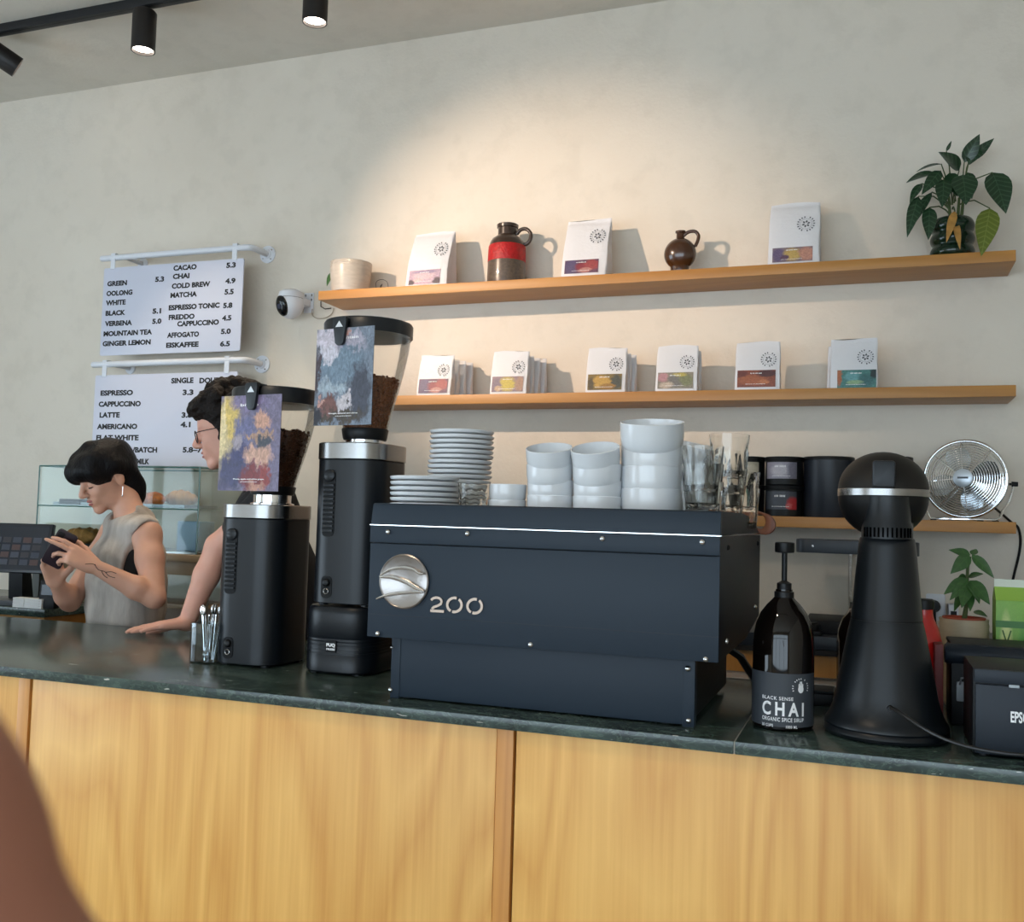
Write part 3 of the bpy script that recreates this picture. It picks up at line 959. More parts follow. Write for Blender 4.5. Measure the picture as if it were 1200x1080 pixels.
# ------------------------------------------------------------------ spoons in a clear beaker
sp = W(233, 778, Z=CT)
bk = thing('spoon_beaker', 'clear square edged plastic beaker of teaspoons beside the shorter grinder', 'beaker', (sp.x, sp.y + .035, CT))
lo = rrect(.072, .072, .012, 4); li = rrect(.067, .067, .01, 4)
obj('vessel', G().loops([[(p[0] * .95, p[1] * .95, .0) for p in lo], [(*p, .003) for p in lo], [(*p, .105) for p in lo], [(*p, .105) for p in li], [(*p, .006) for p in li]]), CUPG, bk)
rr = random.Random(4)
for i in range(8):
    a = rr.uniform(0, 6.28); lean = rr.uniform(.08, .22)
    bx, by = rr.uniform(-.014, .014), rr.uniform(-.014, .014)
    ux, uy = math.cos(a) * lean, math.sin(a) * lean
    up = i % 2
    H = .118
    g = G()
    pts = [(ux * H * q, uy * H * q, H * q) for q in (0, .25, .5, .75, 1)]
    g.tube(pts, [.0026, .0018, .0015, .0018, .0026], 6)
    q = 1 if up else 0
    e = Vector((ux * H * q, uy * H * q, H * q + (.012 if up else .012)))
    g.ell(e, (.009, .003, .015), 12, 8, Matrix.Rotation(a, 3, 'Z'))
    o = obj('teaspoon', g, CHROME, None, (sp.x + bx, sp.y + .035 + by, CT + .0072))
    tag(o, 'steel teaspoon standing in the clear beaker', 'spoon', 'teaspoons in the beaker')

# ------------------------------------------------------------------ syrup bottle
bx_ = W(917, 850, Y=2.09).x
ch = thing('syrup_bottle', 'brown glass pump bottle with a dark label reading CHAI', 'bottle', (bx_, 2.09, CT))
R_ = .0605
zz = lambda py: W(917, py, Y=2.09).z - CT
BPROF = [(R_ * .9, .0), (R_ * .98, .004), (R_, .012), (R_, zz(755)), (R_ * .97, zz(742)), (R_ * .9, zz(730)), (R_ * .76, zz(718)), (R_ * .55, zz(708)), (R_ * .38, zz(702)), (.0175, zz(698)), (.0165, zz(690))]
obj('glass_body', G().lathe(BPROF, 48), AMBER, ch)
obj('cap', G().lathe([(.0165, zz(706)), (.0195, zz(705)), (.0195, zz(693)), (.0165, zz(692.5)), (.0145, zz(692)), (.0145, zz(683)), (.008, zz(681)), (.0055, zz(680)), (.0055, zz(646))], 28), BLACK, ch)
obj('pump_head', G().lathe([(.004, zz(648)), (.0185, zz(647)), (.0195, zz(645.5)), (.0195, zz(636)), (.0175, zz(635)), (.012, zz(636.5)), (1e-4, zz(636.5))], 28), BLACK, ch)
LB = M('label_dark', (58, 62, 68), .6)
la, lb = zz(845), zz(784)
obj('label', G().lathe([(R_ + .0006, la), (R_ + .0006, lb)], 64, a0=math.radians(-205), a1=math.radians(-15), caps=False), LB, ch)
BR = R_ + .0011
S = .0605 / 36.0 * 1.0
ang = math.atan2(0 - bx_, 2.09)            # the label's middle faces the room


def btext(s, x0, x1, y0, y1, bold=.03, sp=1.15):
    # coordinates of the label as seen from the front: pixels of the photograph
    f = lambda x: R_ * math.asin(max(-1, min(1, (x - 917) / 36.5)))
    return text('label_text', s, WINK, ch, f(x0), f(x1), zz(y0), zz(y1), 0, bold, bend=BR, spacing=sp)


btext('BLACK SENSE', 893.5, 929, 814.5, 810.5, .015)
btext('CHAI', 893.5, 941, 832.5, 816.5, .03, 1.5)
btext('ORGANIC SPICE SIRUP', 893.5, 941, 838.8, 834.2, .02)
btext('30 CUPS', 893.5, 906, 845.6, 842.2, .02)
btext('1000 ML', 921, 934, 846, 842.6, .02)
# emblem: small hand with a ring of letters' marks
g = G()
f = lambda x: R_ * math.asin(max(-1, min(1, (x - 917) / 36.5)))
ex, ez = f(937.5), zz(799)


def bendpt(x, z, r=BR): return (r * math.sin(x / r), -r * math.cos(x / r), z)


def bpoly(pts): g.add([bendpt(*p) for p in pts], [tuple(range(len(pts)))])


bpoly([(ex + .0062 * math.cos(a) , ez - .004 + .0075 * math.sin(a)) for a in [2 * math.pi * q / 16 for q in range(16)]])
for dx, hh in ((-.0042, .006), (-.0014, .0105), (.0014, .0105), (.0042, .006)):
    bpoly([(ex + dx - .0011, ez), (ex + dx + .0011, ez), (ex + dx + .0011, ez + hh), (ex + dx, ez + hh + .0012), (ex + dx - .0011, ez + hh)])
for q in range(15):
    a = math.radians(200 - q * 220 / 14)
    if q in (3, 8, 10): continue
    c_, s_2 = math.cos(a), math.sin(a)
    px_, pz_ = ex + .0172 * c_, ez - .001 + .0172 * s_2
    bpoly([(px_ + u_ * .0009 * -s_2 + v_ * .0015 * c_, pz_ + u_ * .0009 * c_ + v_ * .0015 * s_2) for u_, v_ in ((-1, -1), (1, -1), (1, 1), (-1, 1))])
obj('label_emblem', g, WINK, ch, smooth=None)
for o in list(ch.children): o.rotation_euler = (0, 0, 0)
ch.rotation_euler = (0, 0, math.atan2(bx_, 2.09) * -1 * 1.0)

# ------------------------------------------------------------------ tall conical appliance
cx_ = W(1038, 860, Y=2.1).x
cn = thing('conical_appliance', 'tall matte black conical machine with a silver banded ball head', 'appliance', (cx_, 2.1, CT))
cz = lambda py: W(1038, py, Y=2.1).z - CT
CONE = M('cone_black', (15, 19, 23), .36, bump=(500, .03), spec=.4)
pr = [(.100, .002), (.114, .004), (.117, .010), (.1155, .016), (.113, .019), (.1155, .022), (.115, .027), (.109, .036), (.103, .048), (.0985, .062), (.0945, .08), (.082, .15), (.0725, .2), (.067, cz(726))]
obj('foot_cone', G().lathe(pr, 64), CONE, cn)
obj('seam', G().lathe([(.0655, cz(726)), (.0655, cz(724))], 48), BLACK, cn)
obj('upper_cone', G().lathe([(.067, cz(724)), (.0665, cz(723)), (.054, cz(640)), (.052, cz(632)), (.05, cz(630))], 64), CONE, cn)
obj('spine', G().lathe([(.0475, cz(631)), (.0475, cz(617)), (.0435, cz(611)), (.043, cz(582.5))], 48), CONE, cn, (0, -.024, 0))
obj('collar', G().lathe([(.0485, cz(631)), (.0485, cz(612))], 48), CONE, cn)
g = G()
for i in range(13):
    a = math.radians(-150 + i * 10)
    m = Matrix.Rotation(a + math.pi / 2, 3, 'Z')
    b_ = G().box(-.0016, .0016, -.049, -.045, cz(629), cz(618)); b_.move(m); g.add(b_.v, b_.f)
obj('vent_slots', g, M('slot_black', (3, 3, 4), .9, spec=.05), cn, (0, -.024, 0))
zc_ = cz(577); hx_ = W(1035, 577, Y=2.1).x - cx_
RB = .0865
lowp = [(RB * math.sin(math.radians(a)), zc_ - .008 - RB * .95 * math.cos(math.radians(a))) for a in range(8, 90, 8)] + [(RB, zc_ - .008)]
obj('head_lower', G().lathe(lowp, 64), M('head_black', (14, 14, 15), .5, spec=.3), cn, (hx_, .03, 0))
obj('silver_band', G().lathe([(RB * 1.0, zc_ - .008), (RB * 1.012, zc_ - .007), (RB * 1.012, zc_ + .006), (RB * 1.0, zc_ + .007)], 64), STEEL, cn, (hx_, .03, 0))
upp = [(RB, zc_ + .007)] + [(RB * math.sin(math.radians(a)), zc_ + .007 + RB * .88 * math.cos(math.radians(a))) for a in range(82, 0, -8)] + [(1e-4, zc_ + .007 + RB * .88)]
obj('head_upper', G().lathe(upp, 64), M('head_brown_black', (28, 25, 22), .5, spec=.3), cn, (hx_, .03, 0))
hb = obj('hinge_block', G().prism(rrect(.042, .052, .006, 4, hx_, zc_ + .034), -.066, .02), CONE, cn, bevel=.003)
obj('hinge_screw', G().lathe([(.004, 0), (.004, .003), (1e-4, .0036)], 12).move(Matrix.Rotation(math.pi / 2, 3, 'X')), STEEL, cn, (hx_, -.0, zc_ + .068))
p0 = W(1043, 828, Y=2.02)
obj('cable_gland', G().lathe([(.0095, 0), (.0095, .004), (.006, .006), (.0045, .012)], 18).move(Matrix.Rotation(math.pi / 2, 3, 'X')), BLACK, cn, (p0.x - cx_, -.0895, p0.z - CT))
cpts = [(1044, 829, 2.0), (1052, 833, 1.985), (1065, 842, 1.965), (1085, 855, 1.95), (1110, 867, 1.945), (1140, 876, 1.945), (1175, 882, 1.945), (1210, 885, 1.95), (1260, 888, 1.97)]
P_ = []
for i, (a, b, Y) in enumerate(cpts):
    q = W(a, b, Y=Y); P_.append((q.x - cx_, q.y - 2.1, max(.0048, q.z - CT)))
obj('power_cable', G().tube(spl(P_), .0035, 8), M('cable_black', (30, 28, 27), .35), cn)

# ------------------------------------------------------------------ things right of the cone
PRN = M('printer_black', (30, 37, 46), .42, spec=.3)
PRND = M('printer_dark', (13, 15, 18), .5, spec=.3)
p = W(1140, 888, Y=1.985)
px0 = p.x
pr_ = thing('receipt_printer', 'small square black receipt printer at the right edge of the counter', 'printer', (px0, 1.985, CT))
PH = W(1139, 782, Y=1.985).z - CT
obj('body', G().box(0, .15, .006, .19, .004, PH), PRND, pr_, bevel=.004)
fc = obj('front_cover', G().box(.004, .15, -.003, .006, .006, PH - .028), PRN, pr_, bevel=.002)
obj('top_cover', G().box(.002, .15, -.003, .006, PH - .025, PH - .001), PRN, pr_, bevel=.002)
obj('latch', G().box(.058, .075, -.0055, -.003, PH - .03, PH - .025), M('latch_grey', (170, 178, 184), .4), pr_, bevel=.0008)
l0 = W(1184.5, 846.5, Y=1.98); l1 = W(1200.5, 834.5, Y=1.98)
text('brand_lettering', 'EPSON', WINK, fc, l0.x - px0, l0.x - px0 + (l1.x - l0.x) * 5 / 2.72, l0.z - CT, l1.z - CT, -.0036, .03)
for x in (.02, .13):
    for y in (.02, .16): obj('foot', G().lathe([(.008, 0), (.008, .005)], 10), BLACK, pr_, (x, y, 0))
Yb = 2.26
q0 = W(1108, 770, Y=Yb)
tm = thing('till_unit', 'black bar topped till unit standing behind the receipt printer', 'till unit', (q0.x, Yb, CT))
zt_ = W(1150, 757, Y=Yb).z - CT
obj('body', G().box(.012, .26, .02, .16, .0, zt_ - .01), PRND, tm, bevel=.004)
bar = G().tube([(0, .03, zt_ - .022), (.005, .03, zt_ - .022), (.27, .03, zt_ - .022)], [.019, .022, .022], 20)
obj('top_bar', bar, PRN, tm)
obj('top_plate', G().box(.012, .27, .02, .17, zt_ - .008, zt_), PRND, tm, bevel=.003)
obj('port_socket', G().box(.022, .042, .012, .02, .05, .09), M('port_grey', (150, 156, 162), .4), tm, bevel=.002)
obj('short_lead', G().tube([(.028, .008, .085), (.03, -.002, .1), (.045, -.004, .103), (.055, .008, .09), (.055, .012, .04)], .002, 6), M('lead_grey', (130, 134, 138), .4), tm)
o = obj('red_box', G().box(0, .0175, 0, .14, 0, zt_ - .004), M('dark_red_card', (112, 26, 22), .5, noise=(12, .2)), None, (q0.x - .02, Yb + .02, CT), bevel=.002)
tag(o, 'narrow dark red box standing left of the black till unit', 'box')
# red flask
fx = W(1082, 760, Y=2.36).x
fl = thing('red_flask', 'red bottle with black cap half hidden behind the black cone', 'bottle', (fx, 2.36, CT))
fz = lambda py: W(1085, py, Y=2.36).z - CT
obj('bottle_body', G().lathe([(.036, 0), (.04, .004), (.04, fz(765)), (.038, fz(750)), (.031, fz(735)), (.022, fz(725)), (.0195, fz(718)), (.0195, fz(713))], 36), M('red_enamel', (190, 26, 22), .3, coat=.3), fl)
obj('cap', G().lathe([(.018, fz(714)), (.022, fz(713)), (.022, fz(703)), (.019, fz(701.5)), (1e-4, fz(701.5))], 28), BLACK, fl)
# brown bottle behind the cone
ax = W(1016, 760, Y=2.33).x
bb = thing('brown_bottle', 'large brown glass bottle peeking out left of the black cone', 'bottle', (ax, 2.33, CT))
az = lambda py: W(1000, py, Y=2.33).z - CT
obj('glass_body', G().lathe([(.058, 0), (.063, .005), (.064, .015), (.064, az(752)), (.061, az(738)), (.053, az(725)), (.038, az(714)), (.022, az(707)), (.018, az(700))], 40), AMBER, bb)
obj('screw_cap', G().lathe([(.019, az(702)), (.02, az(701)), (.02, az(688)), (1e-4, az(687.5))], 24), BLACK, bb)
# small black box and steel strip
p = W(955, 826, Z=CT)
tb = thing('black_tray', 'flat black box on the marble behind the syrup bottle', 'box', (p.x - .03, p.y, CT))
obj('box_body', G().box(0, .068, 0, .08, 0, .026), BLACK, tb, bevel=.002)
obj('box_lid', G().box(-.002, .07, -.002, .082, .0262, .034), PRND, tb, bevel=.002)
o = obj('steel_strip', G().prism([(2.655, 0), (2.72, 0), (2.72, .012), (2.70, .014), (2.66, .004)], -.3, .02, 'yz'), STEEL, None, (W(975, 808, Y=2.68).x, 0, CT), bevel=.001)
tag(o, 'bright steel edging strip along the back of the marble counter', 'strip')
# potted plant on the counter
px_, py_ = W(1129.5, 740, Y=2.52).x, 2.52
rimz = W(1129, 726, Y=2.52).z - CT
pp = thing('potted_plant', 'small green plant in a ribbed beige pot behind the printer', 'plant', (px_, py_, CT))
POTB = M('pot_beige', (176, 160, 132), .5, noise=(9, .15), scale=(1, 1, 6))
potp = [(.036, 0), (.04, .003)]
for i in range(14):
    z = .008 + (rimz - .012) * i / 13; r = .042 + .011 * math.sin(min(1, z / rimz) * 2.0)
    potp += [(r, z), (r + .0012, z + (rimz - .012) / 26)]
potp += [(.0455, rimz)]
obj('pot', G().lathe(potp + [(.042, rimz), (.042, rimz - .02)], 36), POTB, pp)
obj('inner_pot', G().lathe([(.041, rimz - .02), (.0445, rimz + .003), (.0465, rimz + .003), (.0465, rimz + .0065), (.043, rimz + .0065), (.041, rimz - .004), (1e-4, rimz - .004)], 36), M('terracotta', (150, 66, 44), .7), pp)


def leaf_mesh(L, Wd, fold=.25, droop=.3, n=8, tip=1.6):
    """pointed leaf along +x with a folded midrib, drooping towards its tip; real thickness from two skins"""
    top = []; 
    for i in range(n + 1):
        t = i / n
        w = Wd * (math.sin(math.pi * t ** .75) ** .9) * (1 - .15 * t) if 0 < t < 1 else 0.0006
        x = L * t; z = -droop * L * t * t
        top.append([(x, -w / 2, z + fold * w * .5), (x, -w / 4, z + fold * w * .2), (x, 0, z), (x, w / 4, z + fold * w * .2), (x, w / 2, z + fold * w * .5)])
    g = G()
    vs = []; fs = []
    for off in (0, -.0012):
        for r in top: vs += [(a, b, c + off) for a, b, c in r]
    m = 5 * (n + 1)
    for i in range(n):
        for k in range(4):
            a = i * 5 + k
            fs.append((a, a + 5, a + 6, a + 1)); fs.append((m + a, m + a + 1, m + a + 6, m + a + 5))
    for i in range(n):
        for k in (0, 4):
            a = i * 5 + k
            fs.append((a, m + a, m + a + 5, a + 5))
    return g.add(vs, fs)


def leaf_mat(name, base, vein):
    t = NT(name)
    v = t.coord('Object')
    sep = t.n('ShaderNodeSeparateXYZ'); t.l(v, sep.inputs[0])
    ay = t.math('ABSOLUTE', sep.outputs[1])
    w_ = t.math('FRACT', t.math('MULTIPLY', t.math('SUBTRACT', sep.outputs[0], t.math('MULTIPLY', ay, .8)), 55))
    band = t.ramp(w_, [(.55, (0, 0, 0, 1)), (.85, (1, 1, 1, 1)), (1, (0, 0, 0, 1))])
    mid = t.math('LESS_THAN', ay, .0012)
    n_ = t.noise(v, 40, 3)
    f_ = t.math('MULTIPLY', t.math('MAXIMUM', band, mid), t.math('ADD', t.math('MULTIPLY', n_.outputs[0], .6), .05))
    t.l(t.mix(f_, lin(base), lin(vein)), t.b.inputs['Base Color'])
    t.b.inputs['Roughness'].default_value = .32
    MATS[name] = t.m
    return t.m


LEAFV = leaf_mat('leaf_veined', (26, 52, 30), (84, 116, 84))
LEAFVY = leaf_mat('leaf_veined_yellow', (92, 104, 34), (150, 158, 84))
LEAFS = leaf_mat('leaf_fresh', (48, 84, 40), (70, 110, 54))


def leaf(parent, base, tip, Wd, mat, roll=0, fold=.25, droop=.25, stalk=None, name='leaf'):
    """leaf from base to tip; stalk = point where its stem starts"""
    b, t = Vector(base), Vector(tip)
    d = t - b; L = d.length
    # direction with droop compensated so the tip lands where it should
    ang = math.atan(droop)
    xh = d.normalized()
    up = Vector((.1, -.8, .55)); up = (up - xh * up.dot(xh)).normalized()
    yv = up.cross(xh)
    m = Matrix((xh, yv, up)).transposed()
    m = m @ Matrix.Rotation(roll, 3, 'X') @ Matrix.Rotation(-ang, 3, 'Y')
    o = obj(name, leaf_mesh(L / math.sqrt(1 + droop * droop) , Wd, fold, droop), mat, parent, smooth=70)
    o.matrix_local = Matrix.Translation(b) @ m.to_4x4()
    if stalk is not None:
        s0 = Vector(stalk); mid = (s0 + b) / 2 + Vector((0, 0, .02 * (b - s0).length / .1))
        obj('leaf_stalk', G().tube([s0, (s0 * 2 + mid) / 3 + Vector((0, 0, .004)), mid, b, b + xh * L * .05], [.0026, .0024, .0022, .0018, .0012], 6), STEM, o.parent)
    return o


ppl = lambda x, y, Y=2.52: W(x, y, Y=Y) - Vector((px_, py_, CT))
obj('stem', G().tube([(0, 0, rimz - .006), ppl(1132, 712), ppl(1133, 690), ppl(1134, 665), ppl(1137, 652)], [.006, .005, .004, .0035, .003], 8), STEM, pp)
for (bx2, by2, tx, ty, wd, dY) in ((1137, 650, 1112, 644, .022, -.02), (1136, 650, 1114, 672, .034, -.03), (1139, 650, 1165, 677, .026, -.02), (1140, 650, 1144, 643, .02, .02),
                                 (1134, 678, 1106, 696, .03, -.03), (1134, 680, 1113, 703, .026, -.04), (1135, 676, 1152, 672, .022, -.01), (1136, 680, 1160, 708, .036, -.03), (1135, 684, 1148, 707, .03, -.04),
                                 (1133, 684, 1127, 712, .032, -.05), (1133, 678, 1121, 680, .028, .03), (1134, 690, 1137, 716, .026, -.04), (1141, 716, 1157, 722, .016, -.04), (1131, 690, 1118, 716, .022, .02)):
    leaf(pp, ppl(bx2, by2, 2.52 + dY * .3), ppl(tx, ty, 2.52 + dY), wd, LEAFS, random.uniform(-.5, .5), .2, .2)
# green drink carton
c0 = W(1167, 762, Y=2.47)
ctn = thing('drink_carton', 'green gable top drink carton behind the printer at the right edge', 'carton', (c0.x, 2.47, CT))
chh = W(1168, 703, Y=2.47).z - CT
CG = print_mat('carton_green', (120, 170, 60), [(.3, .6, .2, .5, (206, 214, 130)), (.8, .5, .2, .5, (84, 150, 50)), (.2, .2, .2, .1, (60, 110, 40))], size=(.07, .2), warp=.1, grain=.08)
cb = obj('carton_body', G().box(0, .07, 0, .07, 0, chh), CG, ctn, bevel=.001)
obj('gable_top', G().add([(0, 0, chh), (.07, 0, chh), (.07, .07, chh), (0, .07, chh), (0.0, .035, chh + .03), (.07, .035, chh + .03)], [(0, 1, 5, 4), (2, 3, 4, 5), (0, 4, 3), (1, 2, 5)]), M('carton_lid_green', (150, 190, 80), .45), ctn)
obj('top_seam', G().box(0, .07, .0335, .0365, chh + .028, chh + .046), M('carton_white', (214, 220, 206), .5), ctn)
gb = obj('green_band', G().box(-.0006, .0706, -.0006, .0, chh - .06, chh - .045), M('carton_dark_green', (70, 120, 60), .5), ctn)
text('carton_letter', 'V', M('carton_dark_green2', (64, 104, 40), .5), ctn, .012, .032, chh - .1, chh - .066, -.0008, .0)

# ------------------------------------------------------------------ brewer on the back cabinet
bw0 = W(932, 640, Y=3.2); bw1 = W(1040, 640, Y=3.2)
bw = thing('batch_brewer', 'black drip brewer with an overhanging arm and clear tank behind the counter', 'brewer', (bw0.x, 3.2, 1.175))
bz = lambda py, px=960: W(px, py, Y=3.2).z - 1.175
obj('base', G().box(.03, .34, .0, .26, .0, .04), PRND, bw, bevel=.004)
obj('column', G().box(.25, .33, .14, .24, .0402, bz(648)), PRND, bw, bevel=.004)
arm = obj('arm', G().prism(rrect(.36, .20, .03, 6, .18, .11), bz(648), bz(632), 'xy'), M('brewer_arm', (46, 52, 60), .4), bw, bevel=.003)
obj('arm_button', G().lathe([(.004, 0), (.004, .002), (1e-4, .0024)], 10).move(Matrix.Rotation(math.pi / 2, 3, 'X')), STEEL, bw, (W(952, 640, Y=3.2).x - bw0.x, .0095, bz(640)))
obj('tank', G().lathe([(.055, .0405), (.055, bz(648) - .001)], 32, caps=False), HOPG, bw, (.21, .08, 0))
obj('tank_fill', G().lathe([(.05, .042), (.05, bz(705))], 32), M('tank_dark', (40, 44, 50), .3), bw, (.21, .08, 0))
o = obj('kitchen_scale', G().prism(rrect(.1, .1, .01, 3), 0, .012, 'xy').lathe([(.042, .0125), (.042, .03), (.036, .036), (1e-4, .036)], 24), BLACK, None, (W(957, 735, Y=3.25).x - .03, 3.18, 1.1755), bevel=.001)
tag(o, 'low black round topped scale on the back worktop beside the brewer', 'scale')

# ------------------------------------------------------------------ wall socket, plug, charger
s0 = W(1085, 695, Y=3.6); s1 = W(1107.5, 727, Y=3.6)
so = thing('wall_socket', 'white wall socket plate with a black plug behind the potted plant', 'socket', (s0.x, 3.6, s1.z))
sw, shh = s1.x - s0.x, s0.z - s1.z
obj('plate', G().prism(rrect(sw, shh, .006, 3, sw / 2, shh / 2), -.009, 0), WHITEP, so, bevel=.001)
obj('insert', G().prism(rrect(sw * .72, shh * .72, .004, 3, sw / 2, shh / 2), -.012, -.0092), WHITEP, so, bevel=.001)
o = thing('plug', 'round black plug with cable in the white wall socket', 'plug', (s0.x + sw * .4, 3.588, s1.z + shh * .55))
obj('plug_body', G().lathe([(.02, 0), (.02, .02), (.014, .034), (1e-4, .035)], 20).move(Matrix.Rotation(math.pi / 2, 3, 'X')), BLACK, o)
obj('cable', G().tube([(0, -.03, -.012), (.002, -.03, -.05), (.006, -.026, -.07)], .0045), BLACK, o)
o = thing('charger', 'small white charger block right of the wall socket', 'charger', (W(1117, 720, Y=3.56).x, 3.56, W(1117, 724, Y=3.56).z))
obj('charger_body', G().box(-.015, .015, -.02, .04, 0, .045), WHITEP, o, bevel=.003)
obj('charger_screen', G().box(-.009, .009, -.0215, -.0198, .008, .024), PRND, o)

# ------------------------------------------------------------------ tins and canisters on the lowest shelf
def tin(pxc, Y, r, z, h, label, cols, group='stacked black tins with printed labels'):
    x = W(pxc, 600, Y=Y).x
    t = thing('storage_tin', label, 'tin', (x, Y, z), group=group)
    obj('tin_body', G().lathe([(r * .97, 0), (r, .002), (r, h - .016)], 36), BLACK, t)
    obj('tin_lid', G().lathe([(r * 1.0, h - .0158), (r * 1.04, h - .015), (r * 1.04, h - .001), (r * 1.02, h), (1e-4, h)], 36), BLACKM, t)
    if cols:
        obj('tin_label', G().lathe([(r + .0006, h * .22), (r + .0006, h * .8)], 32, a0=math.radians(-150), a1=math.radians(-45), caps=False), cols, t)
        small_print('tin_text', WINK, t, -r * .45, r * .15, h * .62, h * .69, 0, 3, r + .0012)
        small_print('tin_text', WINK, t, -r * .6, r * .4, h * .3, h * .33, 0, 4, r + .0012)
    return t


PL = lambda n, base, bl: print_mat(n, base, bl, size=(.1, .1), warp=.2, wscale=4, grain=.15)
t1 = PL('tin_label_mauve', (150, 146, 160), [(-.1, .5, .3, .2, (184, 178, 186)), (.4, .5, .25, .4, (112, 110, 126))])
t2 = PL('tin_label_red', (60, 64, 74), [(.35, .4, .22, .25, (176, 34, 40)), (.2, .35, .1, .1, (200, 90, 90))])
t3 = PL('tin_label_sand', (166, 158, 140), [(.1, .5, .3, .2, (190, 180, 160))])
t4 = PL('tin_label_teal', (86, 136, 126), [(.1, .5, .3, .2, (130, 170, 160))])
th_ = W(918, 569, Y=3.46).z - ZL
tin(918.5, 3.47, .062, ZL, th_, 'lower black tin of the right pair, red and grey label', t2)
tin(918.5, 3.47, .062, ZL + th_ + .001, W(918, 536, Y=3.46).z - ZL - th_, 'upper black tin of the right pair, mauve label', t1)
tin(876, 3.48, .056, ZL, th_, 'lower black tin of the left pair, teal label', t4)
tin(876, 3.48, .056, ZL + th_ + .001, W(876, 536, Y=3.48).z - ZL - th_, 'upper black tin of the left pair, sand coloured label', t3)
for pxc, r, lab in ((971, .082, 'large plain black canister left of the black ball head'), (1040, .078, 'large plain black canister hidden behind the black ball head')):
    Y = 3.49
    x = W(pxc, 560, Y=Y).x
    h = W(pxc, 536, Y=Y).z - ZL
    t = thing('canister', lab, 'canister', (x, Y, ZL), group='large black canisters')
    obj('canister_body', G().lathe([(r * .98, 0), (r, .003), (r, h - .012)], 48), M('canister_black', (34, 38, 46), .4), t)
    obj('canister_lid', G().lathe([(r, h - .0118), (r * 1.02, h - .011), (r * 1.02, h - .002), (r, h), (1e-4, h)], 48), BLACK, t)

# ------------------------------------------------------------------ desk fan
FY = 3.47
fc_ = W(1131, 561, Y=FY)
fan = thing('desk_fan', 'round chrome desk fan on the lowest shelf', 'fan', (fc_.x, FY, ZL))
FR = 44.5 / (1155 / (W(1131, 561, Y=FY) - Vector(CAM)).dot(Vector(ROT[:, 2])))
hz = fc_.z - ZL
face = Vector((-.22, -1, .02)).normalized()
qf = face.to_track_quat('Z', 'Y').to_matrix()


def fp_(r, a, d): return Vector((0, 0, hz)) + qf @ Vector((r * math.cos(a), r * math.sin(a), d))


def circle(r, d, n=40): return [fp_(r, 2 * math.pi * k / n, d) for k in range(n)]


dome = lambda r: .045 * math.sqrt(max(0, 1 - (r / FR) ** 2)) ** 1.0
for nm, sg in (('front_grille', 1), ('rear_grille', -1)):
    g = G()
    for k in range(13):
        r = FR * (.27 + .71 * k / 12)
        g.tube(circle(r, sg * dome(r)), .0011, 5, True)
    for k in range(8):
        a = 2 * math.pi * k / 8 + .1
        g.tube([fp_(FR * (.2 + .8 * i / 6), a, sg * (dome(FR * (.2 + .8 * i / 6)) - .001)) for i in range(7)], .0014, 5)
    gr = obj(nm, g, CHROME, fan)
    gr['kind'] = 'stuff'
obj('outer_ring', G().tube([fp_(FR, 2 * math.pi * k / 56, 0) for k in range(56)], .0055, 10, True), CHROME, fan)
capg = G().lathe([(FR * .24, .0), (FR * .24, .003), (FR * .2, .0055), (1e-4, .006)], 32); capg.move(qf); capg.move(Matrix.Translation(fp_(0, 0, .045)))
hubc = obj('hub_cap', capg, M('fan_badge', (198, 206, 214), .35, .6), fan)
bd = G().box(-FR * .13, FR * .13, -FR * .02, FR * .03, .0061, .0066); bd.move(qf); bd.move(Matrix.Translation(fp_(0, 0, .045)))
obj('badge_print', bd, GINK, hubc)
for k in range(4):
    g = G()
    a0 = k * math.pi / 2 + .3
    rows = []
    for i in range(7):
        r = FR * (.16 + .68 * i / 6); wa = .55 * math.sin(math.pi * (.25 + .6 * i / 6))
        rows.append([fp_(r, a0 - wa, -.012), fp_(r, a0 - wa * .3, -.004), fp_(r, a0 + wa * .4, .008), fp_(r, a0 + wa, .014)])
    vs = [p for r in rows for p in r] + [p + qf @ Vector((0, 0, -.0015)) for r in rows for p in r]
    fs = []
    for i in range(6):
        for j in range(3):
            a = i * 4 + j
            fs += [(a, a + 1, a + 5, a + 4), (28 + a, 28 + a + 4, 28 + a + 5, 28 + a + 1)]
    g.add(vs, fs)
    obj('blade', g, M('fan_blade', (190, 196, 200), .22, .9), fan)
mg = G().lathe([(1e-4, -.06), (.02, -.058), (.026, -.05), (.026, .004), (1e-4, .004)], 24); mg.move(qf); mg.move(Matrix.Translation((0, 0, hz)))
obj('motor', mg, CHROME, fan)
side = qf @ Vector((1, 0, 0)); side = Vector((1, .0, 0))
fr_ = FR + .014
zf = .006
obj('stand', G().tube([(-fr_, 0, hz - .02), (-fr_, .0, hz - .02), (-fr_ * .98, -.01, hz * .4), (-fr_ * .82, -.02, zf + .02), (-fr_ * .75, -.03, zf), (-fr_ * .2, -.04, zf), (fr_ * .62, -.03, zf), (fr_ * .72, -.02, zf + .006), (fr_ * .8, -.005, zf + .03), (fr_ * .95, 0, hz * .5), (fr_ * 1.04, 0, hz - .015), (fr_ * 1.05, 0, hz - .01)], .0045, 8), CHROME, fan)
for sx in (-1, 1):
    obj('pivot_knob', G().tube([(sx * (FR - .004), 0, hz - .015), (sx * (FR + .012), 0, hz - .015), (sx * (FR + .012), 0, hz - .015), (sx * (FR + .03), 0, hz - .015)], [.004, .004, .0085, .0075], 14), CHROME if sx < 0 else BLACK, fan)
for sx in (-.7, .3, .62):
    obj('foot', G().box(sx * fr_ - .009, sx * fr_ + .009, -.045, -.02, 0, .004), BLACK, fan, bevel=.001)
cz_ = lambda x, y, Y: W(x, y, Y=Y) - Vector((fc_.x, FY, ZL))
